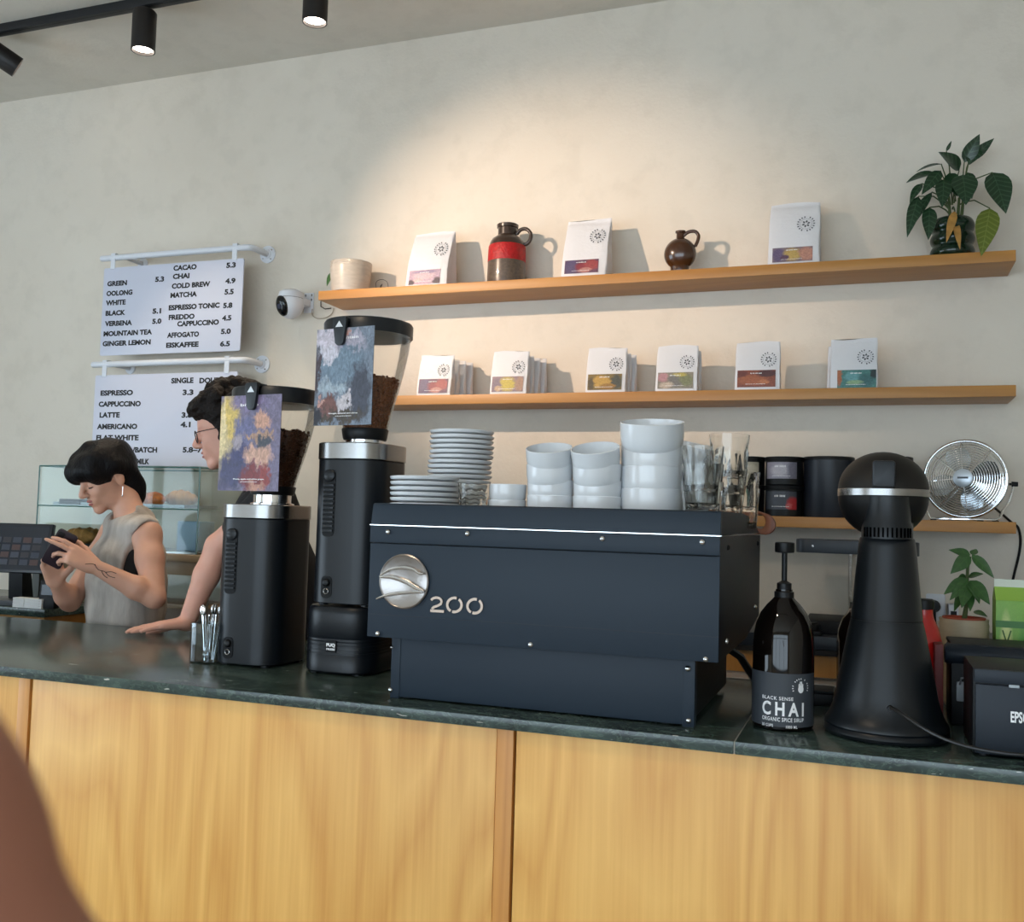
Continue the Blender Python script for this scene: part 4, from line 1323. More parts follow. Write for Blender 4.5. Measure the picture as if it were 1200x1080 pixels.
obj('power_cable', G().tube(spl([fp_(.02, -1, -.055), cz_(1160, 590, 3.52), cz_(1173, 601, 3.56), cz_(1186, 612.5, 3.585), cz_(1193, 618, 3.586), cz_(1196, 632, 3.59), cz_(1194, 650, 3.592), cz_(1188, 675, 3.592), cz_(1184, 695, 3.592), cz_(1182, 728, 3.592)], 4), .004, 8), BLACK, fan)

# ------------------------------------------------------------------ coffee bags
def bag_geo(w, h, d, seed=0, gus=.35):
    rr_ = random.Random(seed)
    n = 9
    lv = [0, .03, .12, .28, .45, .62, .76, .86, .92, .96, 1.0]
    rings = []
    ph = rr_.uniform(0, 6)
    for t in lv:
        hw = w / 2 * (1 - .05 * t ** 2 + .01 * math.sin(9 * t + ph)) * (.985 if t == 0 else 1)
        hd = max(.0028, d / 2 * (1 - t ** 1.5) ** .8 if t < .93 else .0028)
        back = d / 2                                   # the back stays upright, the front leans back
        cy = (d / 2 - hd) * .55
        loop = []
        prof = [(-1, -.55), (-.97, -.92), (-.9, -1), (-.45, -1.0), (0, -1.0), (.45, -1.0), (.9, -1), (.97, -.92), (1, -.55), (.93, 0), (1, .55), (.97, .92), (.9, 1), (.3, 1), (-.3, 1), (-.9, 1), (-.97, .92), (-1, .55), (-.93, 0)]
        for a, b in prof:
            wob = .0018 * math.sin(7 * a + 11 * t + ph) if 0 < t < .93 else (.0016 * math.sin(5 * a + ph) if t > .9 else 0)
            loop.append((a * hw, b * hd + cy + wob * (1 if b < 0 else .3), t * h + (.003 * math.sin(3 * a + ph) if t == 1 else 0)))
        rings.append(loop)

    def front(z):
        t = min(max(z / h, 0), 1)
        hd = max(.0028, d / 2 * (1 - t ** 1.5) ** .8 if t < .93 else .0028)
        return (d / 2 - hd) * .55 - hd
    return G().loops(rings), front


def logo_geo(cx, cz, r, front):
    g = G()

    def P(x, z): return (x, front(z) - .0022, z)
    for k in range(18):
        a = 2 * math.pi * k / 18
        if k in (4, 13): continue
        c, s = math.cos(a), math.sin(a)
        q = []
        for u_, v_ in ((-1, -1), (1, -1), (1, 1), (-1, 1)):
            q.append(P(cx + r * c + u_ * r * .075 * -s + v_ * r * .11 * c, cz + r * s + u_ * r * .075 * c + v_ * r * .11 * s))
        g.add(q, [(0, 1, 2, 3)])
    for k in range(6):
        a = 2 * math.pi * k / 6 + .3
        c, s = math.cos(a), math.sin(a)
        q = [P(cx + r * (.12 * c), cz + r * .12 * s), P(cx + r * (.34 * c - .14 * s), cz + r * (.34 * s + .14 * c)), P(cx + r * .55 * c, cz + r * .55 * s), P(cx + r * (.34 * c + .14 * s), cz + r * (.34 * s - .14 * c))]
        g.add(q, [(0, 1, 2, 3)])
    for k in range(28):                                   # thin inner circle
        a, b = 2 * math.pi * k / 28, 2 * math.pi * (k + .7) / 28
        g.add([P(cx + r * .72 * math.cos(a), cz + r * .72 * math.sin(a)), P(cx + r * .76 * math.cos(a), cz + r * .76 * math.sin(a)), P(cx + r * .76 * math.cos(b), cz + r * .76 * math.sin(b)), P(cx + r * .72 * math.cos(b), cz + r * .72 * math.sin(b))], [(0, 1, 2, 3)])
    return g


ART = {
    'red': ((96, 62, 84), [(.2, .5, .22, .6, (86, 74, 108)), (.5, .45, .2, .35, (128, 44, 58)), (.8, .6, .22, .4, (150, 64, 66)), (.62, .2, .2, .2, (176, 120, 112))]),
    'mauve': ((176, 152, 168), [(.5, .6, .35, .3, (196, 172, 180)), (.08, .1, .12, .25, (60, 46, 62)), (.92, .15, .13, .3, (64, 52, 66)), (.5, .85, .4, .1, (150, 134, 160)), (.3, .3, .15, .12, (206, 170, 170))]),
    'yellow': ((134, 114, 122), [(.5, .5, .26, .5, (188, 168, 70)), (.15, .4, .15, .5, (120, 104, 120)), (.9, .5, .15, .5, (158, 124, 104)), (.2, .2, .1, .2, (190, 160, 130))]),
    'gold': ((126, 104, 56), [(.4, .5, .3, .4, (188, 148, 70)), (.85, .5, .16, .5, (70, 74, 66)), (.6, .2, .25, .2, (150, 110, 50)), (.1, .4, .1, .4, (84, 72, 48))]),
    'multi': ((140, 132, 118), [(.15, .7, .16, .3, (184, 136, 140)), (.5, .5, .2, .4, (120, 116, 112)), (.8, .5, .2, .4, (128, 130, 96)), (.25, .2, .2, .2, (196, 178, 160)), (.6, .85, .2, .12, (186, 170, 90))]),
    'rust': ((136, 76, 58), [(.4, .4, .4, .3, (164, 96, 66)), (.8, .8, .3, .2, (84, 52, 54)), (.1, .8, .2, .2, (110, 60, 54)), (.7, .3, .15, .15, (190, 120, 80))]),
    'teal': ((74, 128, 122), [(.05, .6, .08, .5, (176, 108, 74)), (.4, .6, .2, .3, (104, 158, 160)), (.75, .4, .2, .4, (58, 104, 104)), (.95, .8, .1, .3, (42, 56, 58)), (.45, .3, .2, .12, (140, 170, 130))]),
    'violet': ((128, 112, 118), [(.15, .5, .16, .5, (104, 90, 120)), (.5, .5, .22, .45, (188, 158, 92)), (.85, .5, .2, .5, (186, 134, 116)), (.3, .3, .1, .2, (96, 70, 90))]),
}


def bag(label, pxl, pxr, pyt, zsh, Y, d, art, group, rz=0, lab=(.06, .86, .06, .36), logo=(.74, .64, .15), seed=0, hgt=None, name='coffee_bag'):
    a = W(pxl, 300 if zsh > 2.2 else 460, Y=Y); b = W(pxr, 300 if zsh > 2.2 else 460, Y=Y)
    w = b.x - a.x
    h = hgt or W((pxl + pxr) / 2, pyt, Y=Y + d * .35).z - zsh
    t = thing(name, label, 'coffee bag', ((a.x + b.x) / 2, Y + d / 2, zsh + .0005), rz, group)
    gg, front = bag_geo(w, h, d, seed)
    obj('pouch', gg, PAPER, t, smooth=50)
    if art:
        lw, lh = (lab[1] - lab[0]) * w, (lab[3] - lab[2]) * h
        x0, z0 = -w / 2 + lab[0] * w, lab[2] * h
        rows = [[(x0 + lw * i / 4 - (x0), front(z0 + lh * j / 5) - .0021, lh * j / 5) for i in range(5)] for j in range(6)]
        lm = print_mat('label_print_%s' % label[:12], ART[art][0], ART[art][1], size=(lw, lh), warp=.3, wscale=4, grain=.25, gscale=18)
        lo_ = obj('label', G().loops(rows, caps=False, close=False), lm, t, (x0, 0, z0))
        small_print('label_title', WINK, t, x0 + lw * .34, x0 + lw * .64, z0 + lh * .78, z0 + lh * .85, front(z0 + lh * .8) - .0026, seed)
        small_print('label_note', WINK, t, x0 + lw * .22, x0 + lw * .74, z0 + lh * .16, z0 + lh * .2, front(z0 + lh * .16) - .0030, seed + 50)
        obj('round_logo', logo_geo(-w / 2 + logo[0] * w, logo[1] * h, logo[2] * w, front), GINK, t, smooth=None)
    return t


UB = 'large white coffee bags on the highest shelf'
bag('large white bag with mauve label left of the red banded jug', 475, 525, 270, ZU, 3.425, .1, 'mauve', UB, -.04, (.1, .84, .04, .29), (.76, .66, .15), 1)
bag('large white bag with dark red label right of the red banded jug', 657, 711, 255, ZU, 3.43, .1, 'red', UB, 0, (.09, .82, .07, .29), (.74, .69, .155), 2)
bag('large white bag with violet and gold label left of the leafy plant', 899, 961, 234.5, ZU, 3.43, .1, 'violet', UB, 0, (.1, .86, .05, .27), (.72, .63, .155), 3)
MBG = 'small white coffee bags on the middle shelf'
specs = [
    ('dark red', 'red', 487.5, 528, 416, 3, 'leftmost'), ('yellow', 'yellow', 573, 617, 411, 3, 'second'),
    ('gold', 'gold', 685, 733, 407, 2, 'third'), ('grey and ochre', 'multi', 767, 817, 404, 1, 'fourth'),
    ('rust brown', 'rust', 860, 914, 400, 0, 'fifth'), ('teal', 'teal', 972, 1029, 396.5, 1, 'sixth')]
posn = ('second bag from the front', 'third bag from the front', 'rearmost bag')
for k, (cn_, art, xl, xr, yt, extra, ordn) in enumerate(specs):
    dp = .045
    b0 = bag('front white bag with %s label, %s group on the middle shelf' % (cn_, ordn), xl, xr, yt, ZM, 3.408, dp, art, MBG, 0, (.07, .9, .05, .40) if art != 'teal' else (.16, .96, .0, .36), (.74, .62, .155), 10 + k)
    hh = W((xl + xr) / 2, yt, Y=3.408 + dp * .35).z - ZM
    wd = W(xr, 460, Y=3.408).x - W(xl, 460, Y=3.408).x
    for e in range(extra):
        lbl = 'white bag %s behind the %s label bag on the middle shelf' % (('directly', 'second', 'furthest')[2 if (e == extra - 1 and extra > 1) else e], cn_)
        x = b0.location.x + (-.012 if art == 'teal' else (.004 + .012 * e)); 
        t = thing('coffee_bag', lbl, 'coffee bag', (x, 3.408 + dp * 1.55 + e * .039, ZM + .0005), random.uniform(-.03, .03), MBG)
        gg, fr2 = bag_geo(wd * .98, hh * (.93 + .0 * e), .034, 30 + k * 5 + e)
        obj('pouch', gg, PAPER, t, smooth=50)

# ------------------------------------------------------------------ jugs, mug pot, plant on the highest shelf
jp = W(594, 300, Y=3.5)
jg = thing('ceramic_jug', 'dark brown ceramic jug with a wide red band and ring handle', 'jug', (jp.x, 3.5, ZU))
jz = lambda py, Y=3.5, px=596: max(0, W(px, py, Y=Y).z - ZU)
BRN = M('jug_brown', (58, 44, 36), .28, noise=(60, .25), coat=.4)
REDB = M('jug_red', (176, 24, 26), .45, noise=(70, .25), bump=(120, .3))
sc_ = (W(615, 300, Y=3.5).x - W(573, 300, Y=3.5).x) / 2
z1, z2, z3, z4, z5 = jz(308), jz(289), jz(277), jz(268), jz(263)
obj('lower_body', G().lathe([(sc_ * .9, 0), (sc_ * .98, .004), (sc_ * 1.0, .02), (sc_ * .985, z1)], 40), M('jug_base_brown', (92, 78, 66), .3, noise=(90, .3), coat=.5), jg)
obj('red_band', G().lathe([(sc_ * .985, z1), (sc_ * 1.0, z1 + .003), (sc_ * .97, z2 - .003), (sc_ * .95, z2)], 40), REDB, jg)
obj('upper_body', G().lathe([(sc_ * .95, z2), (sc_ * .9, z2 + (z3 - z2) * .35), (sc_ * .78, z2 + (z3 - z2) * .7), (sc_ * .55, z3), (sc_ * .5, z3 + .003), (sc_ * .5, z4), (sc_ * .56, z4 + .002), (sc_ * .57, z5 - .003), (sc_ * .5, z5), (sc_ * .4, z5), (sc_ * .38, z3)], 40), BRN, jg)
obj('handle', G().tube(spl([(sc_ * .5, -.0, z3 + .006), (sc_ * .72, 0, z3 + .022), (sc_ * 1.02, 0, z3 + .024), (sc_ * 1.26, 0, z3 + .008), (sc_ * 1.28, 0, z3 - .016), (sc_ * 1.1, 0, z3 - .034), (sc_ * .86, 0, z3 - .036)]), .0075, 10), BRN, jg)
jp2 = W(797, 296, Y=3.5)
j2 = thing('flask_jug', 'small round brown glazed jug with a loop handle', 'jug', (jp2.x, 3.5, ZU))
BR2 = M('jug_small_brown', (64, 38, 20), .22, coat=.6)
r2 = (W(816.5, 300, Y=3.5).x - W(779, 300, Y=3.5).x) / 2
zc2 = W(797, 297.5, Y=3.5).z - ZU
pr2 = [(r2 * .55, 0)] + [(r2 * math.sin(math.radians(a)), zc2 - r2 * math.cos(math.radians(a))) for a in range(36, 165, 8)] + [(r2 * .26, zc2 + r2 * .98), (r2 * .24, zc2 + r2 * 1.3), (r2 * .32, zc2 + r2 * 1.33), (r2 * .32, zc2 + r2 * 1.45), (r2 * .18, zc2 + r2 * 1.45), (r2 * .16, zc2 + r2 * .9)]
obj('jug_body', G().lathe(pr2, 36).move(Matrix.Diagonal((1, .72, 1))), BR2, j2)
obj('handle', G().tube(spl([(r2 * .2, 0, zc2 + r2 * 1.15), (r2 * .5, 0, zc2 + r2 * 1.35), (r2 * .9, 0, zc2 + r2 * 1.36), (r2 * 1.12, 0, zc2 + r2 * 1.1), (r2 * 1.08, 0, zc2 + r2 * .75), (r2 * .92, 0, zc2 + r2 * .4)]), .0065, 10), BR2, j2)
# white ribbed pot at the left end with a trailing plant
mp_ = W(411, 322, Y=3.48)
mr = (W(433, 322, Y=3.48).x - W(390.5, 322, Y=3.48).x) / 2
mh = W(411, 306.5, Y=3.45).z - ZU
mp = thing('white_pot', 'cream ribbed ceramic pot with a trailing leaf at the left shelf end', 'plant pot', (mp_.x, 3.48, ZU))
pf = []
for i in range(20):
    z = .003 + (mh - .006) * i / 19; r = mr * (.9 + .1 * math.sin(1.7 * (z / mh)))
    pf += [(r, z), (r + .0012, z + mh / 40)]
obj('pot', G().lathe([(mr * .8, 0)] + pf + [(mr * .985, mh), (mr * .93, mh), (mr * .9, mh * .7), (1e-4, mh * .7)], 40), M('pot_cream', (188, 178, 166), .3, noise=(20, .12), scale=(1, 1, 5)), mp)
mpl = lambda x, y, Y=3.48: W(x, y, Y=Y) - Vector((mp_.x, 3.48, ZU))
leaf(mp, mpl(390, 318, 3.44), mpl(383, 335, 3.43), .032, LEAFS, .3, .2, .1, stalk=mpl(394, 309, 3.46))
obj('vine', G().tube([mpl(392, 309, 3.44), mpl(390.5, 316, 3.425), mpl(391, 326, 3.42)], .0018, 6), STEM, mp)
wr = thing('wire_loop', 'thin curled wire lying right of the cream pot', 'wire', (W(446, 336, Y=3.42).x, 3.42, ZU))
wl = lambda x, y, Y=3.42: W(x, y, Y=Y) - Vector((W(446, 336, Y=3.42).x, 3.42, ZU))
obj('wire', G().tube(spl([wl(441, 338), wl(440.5, 332), wl(443, 328.5), wl(449, 327.5), wl(454, 331), wl(455, 338)]), .0011, 6), M('wire_dark', (40, 38, 34), .5), wr)
obj('wire', G().tube([wl(445, 338), wl(446.5, 334), wl(448, 332.5), wl(446, 338)], .0014, 6), MATS['wire_dark'], wr)
cr = thing('wall_cable', 'pale cable looping on the wall below the left end of the highest shelf', 'cable', (W(385, 365, Y=3.59).x, 3.59, W(385, 365, Y=3.59).z))
cl = lambda x, y, Y=3.593: W(x, y, Y=Y) - Vector((W(385, 365, Y=3.59).x, 3.59, W(385, 365, Y=3.59).z))
obj('cable', G().tube([cl(376, 353), cl(376, 359), cl(381, 362), cl(388, 361)], .0022, 6), M('cable_dark2', (60, 50, 40), .5), cr)
obj('cable', G().tube(spl([cl(366, 362), cl(366, 369), cl(372, 373), cl(382, 372), cl(389, 367), cl(391, 361)]), .0022, 6), M('cable_cream', (176, 160, 140), .5), cr)

# leafy plant in the dark bottle-green pot
gp_ = W(1116, 280, Y=3.49)
PY = 3.49
lp_ = thing('leafy_plant', 'large dark green leafy plant in a ringed green glass pot', 'plant', (gp_.x, PY, ZU))
pr_r = (W(1143.5, 280, Y=PY).x - W(1090, 280, Y=PY).x) / 2
ph_ = W(1116, 257.5, Y=PY).z - ZU
pf = []
for k in range(3):
    z0 = ph_ * (.02 + k * .32)
    for i in range(7):
        a = math.pi * i / 6
        pf.append((pr_r * (.88 + .12 * math.sin(a)), z0 + ph_ * .32 * i / 6.2))
obj('pot', G().lathe([(pr_r * .85, 0)] + pf + [(pr_r * .8, ph_), (pr_r * .72, ph_), (pr_r * .7, ph_ * .8), (1e-4, ph_ * .8)], 40), M('pot_bottle_green', (20, 40, 26), .1, coat=.0), lp_)
pl_ = lambda x, y, dY=0: W(x, y, Y=PY + dY) - Vector((gp_.x, PY, ZU))
soil = pl_(1117, 262)
obj('soil', G().lathe([(pr_r * .7, ph_ * .82), (pr_r * .4, ph_ * .9), (1e-4, ph_ * .92)], 20), SOIL, lp_)
for (a, b) in (((1114, 262), (1112, 236)), ((1122, 262), (1124, 232)), ((1126, 262), (1130, 222))):
    obj('stem', G().tube([pl_(*a), (pl_(*a) + pl_(*b)) / 2, pl_(*b)], [.006, .005, .004], 8), STEM, lp_)
Lf = [  # stalk start, base, tip, width, depth of tip, material, roll
    ((1116, 240), (1124, 200), (1100, 178), .085, -.05, LEAFV, .2), ((1128, 222), (1130, 190), (1148, 157), .05, -.03, LEAFV, .4), ((1130, 215), (1136, 188), (1165, 162), .036, .0, LEAFV, .6),
    ((1128, 225), (1143, 172), (1136, 193), .06, -.02, LEAFV, 0), ((1112, 236), (1103, 192), (1074, 201), .035, -.03, LEAFV, .5), ((1112, 236), (1096, 202), (1062, 214), .05, -.06, LEAFV, .3),
    ((1112, 238), (1102, 200), (1080, 228), .045, -.08, LEAFV, -.2), ((1118, 238), (1128, 205), (1132, 240), .085, -.09, LEAFV, 0), ((1114, 240), (1106, 210), (1104, 243), .055, -.09, LEAFV, 0),
    ((1124, 232), (1134, 202), (1139, 233), .045, -.03, LEAFV, .3), ((1112, 240), (1080, 215), (1066, 238), .032, -.05, LEAFV, .2), ((1112, 245), (1076, 230), (1063, 278), .045, -.06, LEAFV, 0),
    ((1112, 245), (1092, 225), (1066, 270), .034, -.04, LEAFV, .2), ((1112, 250), (1089, 243), (1088, 281), .05, -.06, LEAFV, 0), ((1124, 234), (1163, 202), (1179, 250), .085, -.07, LEAFV, .1),
    ((1124, 240), (1160, 244), (1150, 300), .075, -.1, LEAFVY, 0), ((1116, 245), (1119, 247), (1109, 284), .028, -.1, LEAFB, 0), ((1118, 245), (1120, 260), (1125, 292), .022, -.1, LEAFB, .2), ((1116, 240), (1109, 177), (1115, 165), .012, 0, LEAFV, .5),
    ((1120, 236), (1112, 203), (1122, 230), .05, -.06, LEAFD, .3)]
for st, ba, ti, wd, dY, mt, ro in Lf:
    leaf(lp_, pl_(*ba, dY * .5), pl_(*ti, dY), wd, mt, ro, .22, .2, stalk=pl_(*st))

# ------------------------------------------------------------------ menu boards
BY = 3.47


def rail(label, xl, yl, xr, yr, fx, fy, bx, by):
    a = W(xl, yl, Y=BY + .006); b = W(xr, yr, Y=BY + .006)
    z = (a.z + b.z) / 2
    t = thing('wall_rail', label, 'rail', (a.x, BY + .006, z), group='white menu rails')
    L = b.x - a.x
    r = .0135
    yw = RY1 - (BY + .006)
    obj('bar', G().tube([(0, 0, 0), (L, 0, 0), (L + .016, .004, 0), (L + .026, .016, 0), (L + .028, .034, 0), (L + .028, yw - .006, 0)], r, 14), WHITEP, t)
    fg = G().lathe([(.038, 0), (.038, .005), (.02, .008), (.018, .014)], 28).move(Matrix.Rotation(math.pi / 2, 3, 'X'))
    f = obj('flange', fg, WHITEP, t, (L + .028, yw, 0))
    for k in range(4):
        a_ = k * math.pi / 2 + .7
        screw('flange_screw', f, (.028 * math.cos(a_), -.005, .028 * math.sin(a_)), .004)
    x2 = W(bx, by, Y=BY + .03).x - a.x
    obj('bracket', G().tube([(x2, 0, 0), (x2, yw - .006, 0)], .0095, 12), WHITEP, t)
    f2 = obj('flange', G().lathe([(.026, 0), (.026, .005), (.012, .009)], 24).move(Matrix.Rotation(math.pi / 2, 3, 'X')), WHITEP, t, (x2, yw, 0))
    return t, z


def board(label, tl, tr, bottom, hooks, railz, lines):
    a = W(*tl, Y=BY); b = W(*tr, Y=BY); zb_ = W(*bottom, Y=BY).z
    zt = (a.z + b.z) / 2
    w, h = b.x - a.x, zt - zb_
    t = thing('menu_board', label, 'menu board', (a.x, BY, zb_), group='white menu boards')
    obj('panel', G().prism(rrect(w, h, .008, 4, w / 2, h / 2), -.003, .003), BOARD, t, bevel=.0008)
    for hx in hooks:
        x = W(hx, tl[1], Y=BY).x - a.x
        zr = railz - zb_
        obj('hook', G().box(x - .012, x + .012, -.0062, -.0032, h - .007, zr + .016).box(x - .012, x + .012, -.0062, .022, zr + .0145, zr + .0175), WHITEP, t, bevel=.0006)
    for s, x0, y, x1, ht in lines:
        p0 = W(x0, y + ht / 2, Y=BY); p1 = W(x1, y - ht / 2, Y=BY)
        pc = W((x0 + x1) / 2, y, Y=BY)
        # the row rises along the board with the board itself: take the height at the row's middle
        hh = ht * (W(200, 300, Y=BY).z - W(200, 301, Y=BY).z)
        # level row: use the height found at the left end, half way along
        zm = W(x0, y, Y=BY).z
        text('menu_row', s, INK, t, p0.x - a.x, p1.x - a.x, zm - hh / 2 - zb_, zm + hh / 2 - zb_, -.0036, .05)
    return t


c2 = lambda s, xl, y, xr: (s, 110 + xl / 6.316, 280 + y / 6.316 + .6, 110 + xr / 6.316, 6.2)
rows1 = [c2(*q) for q in (('GREEN', 103, 330, 250), ('5.3', 457, 297, 525), ('OOLONG', 97, 402, 290), ('WHITE', 92, 472, 240), ('BLACK', 90, 548, 238), ('5.1', 437, 532, 503), ('VERBENA', 85, 625, 287), ('5.0', 435, 607, 505),
                         ('MOUNTAIN TEA', 75, 700, 435), ('GINGER LEMON', 68, 773, 425), ('CACAO', 592, 214, 765), ('5.3', 983, 193, 1055), ('CHAI', 588, 276, 712), ('COLD BREW', 580, 347, 865), ('4.9', 975, 310, 1053),
                         ('MATCHA', 570, 415, 767), ('5.5', 970, 390, 1040), ('ESPRESSO TONIC', 557, 507, 935), ('5.8', 960, 490, 1030), ('FREDDO', 557, 578, 750), ('4.5', 952, 583, 1023), ('CAPPUCCINO', 620, 626, 930),
                         ('AFFOGATO', 545, 710, 783), ('5.0', 943, 682, 1018), ('EISKAFFEE', 538, 784, 780), ('6.5', 937, 773, 1012))]
c3 = lambda s, xl, y, xr: (s, 100 + xl / 6, 410 + y / 6 + .3, 100 + xr / 6, 6.4)
rows2 = [c3(*q) for q in (('SINGLE', 607, 215, 765), ('DOUBLE', 805, 214, 1000), ('ESPRESSO', 110, 302, 340), ('3.3', 687, 297, 765), ('CAPPUCCINO', 97, 380, 395), ('LATTE', 103, 456, 247), ('3.8', 680, 456, 755), ('AMERICANO', 85, 537, 370), ('4.1', 672, 523, 745),
                         ('FLAT WHITE', 80, 615, 380), ('/BATCH', 335, 700, 510), ('5.8\u20137', 687, 700, 825), ('MILK', 365, 782, 455))]
_, z1_ = rail('upper white tube rail carrying the tea menu', 119.5, 304.5, 288, 288.5, 300, 296, 150, 300)
_, z2_ = rail('lower white tube rail carrying the coffee menu', 109, 427.5, 281, 421.5, 293, 427, 135, 425)
board('upper white menu board listing teas and cold drinks', (122.7, 315.6), (286.5, 301.4), (115.5, 417), (133, 275), z1_, rows1)
board('lower white menu board listing espresso drinks, partly hidden by two people', (112.5, 440), (279, 435), (108, 547), (123, 266), z2_, rows2)

# ------------------------------------------------------------------ security camera
sc0 = W(341, 353, Y=3.52)
cam2 = thing('security_camera', 'white dome security camera on a wall bracket left of the shelves', 'camera', sc0)
rr3 = (W(352.5, 350, Y=3.52).x - W(326, 350, Y=3.52).x) / 2
obj('dome_cap', G().lathe([(rr3 * .97, .012), (rr3 * .97, .02), (rr3 * .9, .036), (rr3 * .6, .046), (1e-4, .049)], 36), WHITEP, cam2)
obj('ball', G().lathe([(rr3 * math.sin(math.radians(a)), -.006 - rr3 * 1.25 * math.cos(math.radians(a))) for a in range(4, 90, 7)] + [(rr3 * .98, -.005), (rr3 * .97, .010)], 36), WHITEP, cam2)
obj('gap_ring', G().lathe([(rr3 * .93, .0095), (rr3 * .93, .0125)], 32), BLACK, cam2)
lookd = Vector((-.3, -.9, -.32)).normalized()
q = lookd.to_track_quat('Z', 'Y').to_matrix()
ey = G().lathe([(rr3 * .62, rr3 * .80), (rr3 * .62, rr3 * .93), (rr3 * .5, rr3 * 1.06), (rr3 * .25, rr3 * 1.12), (1e-4, rr3 * 1.13)], 28); ey.move(Matrix.Diagonal((.9, 1.25, 1))); ey.move(q); ey.move(Matrix.Translation((0, 0, -.012)))
e_ = obj('lens_window', ey, M('lens_black', (10, 11, 16), .08), cam2)
ln = G().lathe([(rr3 * .2, rr3 * 1.12), (rr3 * .2, rr3 * 1.17), (1e-4, rr3 * 1.18)], 20); ln.move(q); ln.move(Matrix.Translation((0, 0, -.012)))
obj('lens', ln, M('lens_grey', (60, 64, 84), .1), e_)
obj('bracket_arm', G().box(-.012, .05, .02, .075, -.012, .018), WHITEP, cam2, bevel=.004)
obj('bracket_plate', G().box(.016, .062, .074, .0795, -.035, .05), WHITEP, cam2, bevel=.001)
for dx, dz in ((.024, .04), (.053, .04), (.053, .02)):
    obj('bracket_slot', G().box(dx - .002, dx + .002, .0732, .0745, dz - .005, dz + .005), BLACK, cam2)

# ------------------------------------------------------------------ pastry display case on its stand
DX0, DX1, DY0, DY1 = -3.32, -2.50, 3.25, 3.56
DZ0, DZ1 = 1.325, 1.668
dt = thing('display_stand', 'pale wooden framed stand under the glass pastry case', 'stand')
PALEW = wood('pale_wood', (150, 128, 98), (178, 156, 124), sx=3, sz=.4, rings=6, axis='x')
obj('stand_top', G().box(DX0 - .03, DX1 + .05, DY0 - .03, DY1, DZ0 - .03, DZ0 - .003), PALEW, dt, bevel=.002)
obj('apron', G().box(DX0, DX1 + .03, DY0, DY0 + .02, DZ0 - .085, DZ0 - .0305), PALEW, dt, bevel=.001)
for x in (DX0 - .01, DX1 + .0):
    for y in (DY0, DY1 - .06):
        obj('leg', G().box(x, x + .04, y + .0, y + .04, 0 if x > -3.0 else 1.1005, DZ0 - .0855), M('stand_leg', (96, 98, 92), .5), dt, bevel=.002)
obj('lower_shelf', G().box(DX0 + .1, DX1, DY0 + .045, DY1 - .06, 1.102, 1.12), PALEW, dt, bevel=.001)
obj('back_pane', G().box(DX0 + .35, DX1 - .01, DY1 - .055, DY1 - .05, 1.1205, DZ0 - .0855), PANE, dt)
dc = thing('pastry_case', 'glass pastry display case behind the woman', 'display case')
tk = .005
obj('pane', G().box(DX0, DX1, DY0, DY0 + tk, DZ0, DZ1), PANE, dc)
obj('pane', G().box(DX0, DX0 + tk, DY0 + tk, DY1, DZ0, DZ1), PANE, dc)
obj('pane', G().box(DX1 - tk, DX1, DY0 + tk, DY1, DZ0, DZ1), PANE, dc)
obj('pane', G().box(DX0, DX1, DY0, DY1, DZ1, DZ1 + tk), PANE, dc)
SHZ = W(100, 592.5, Y=DY0).z
obj('glass_shelf', G().box(DX0 + tk, DX1 - tk, DY0 + tk, DY1, SHZ - .006, SHZ), PANE, dc)
g = G()
for (a, b) in (((DX0, DY0, DZ0), (DX0, DY0, DZ1)), ((DX0, DY0, DZ1), (DX1, DY0, DZ1)), ((DX1, DY0, DZ0), (DX1, DY0, DZ1)), ((DX0, DY0, SHZ - .003), (DX1, DY0, SHZ - .003)), ((DX1, DY0, DZ1), (DX1, DY1, DZ1)), ((DX0, DY0, DZ1), (DX0, DY1, DZ1)), ((DX1, DY1, DZ0), (DX1, DY1, DZ1)), ((DX0, DY1, DZ1), (DX1, DY1, DZ1))):
    obj('edge_strip', G().tube([a, b], .003, 6), GLEDGE, dc)
obj('case_floor', G().box(DX0 + tk, DX1 - tk, DY0 + tk, DY1, DZ0 - .002, DZ0 + .006), STEEL, dc)


def tray(x0, x1, z, label, mat=None):
    t = obj('tray', G().box(x0, x1, DY0 + .04, DY1 - .06, 0, .004).box(x0, x1, DY0 + .036, DY0 + .04, 0, .014).box(x0, x1, DY1 - .06, DY1 - .056, 0, .014).box(x0 - .004, x0, DY0 + .036, DY1 - .056, 0, .014).box(x1, x1 + .004, DY0 + .036, DY1 - .056, 0, .014), mat or M('tray_grey', (120, 126, 130), .4, .6), None, (0, 0, z + .0005))
    return tag(t, label, 'tray')


tray(W(66, 590, Y=3.3).x, W(128, 590, Y=3.3).x, SHZ, 'grey metal tray on the glass shelf behind her face')
tray(W(150, 590, Y=3.3).x, W(218, 590, Y=3.3).x, SHZ, 'grey metal tray of croissants on the glass shelf behind her neck')
tray(W(44, 640, Y=3.3).x, W(112, 640, Y=3.3).x, DZ0 + .006, 'dark tray on the floor of the pastry case', M('tray_dark', (50, 50, 50), .5))
CRO = M('croissant_crust', (188, 100, 30), .5, noise=(30, .45), bump=(60, .4))
CRO2 = M('bun_crust', (190, 136, 76), .55, noise=(30, .35), bump=(60, .3))


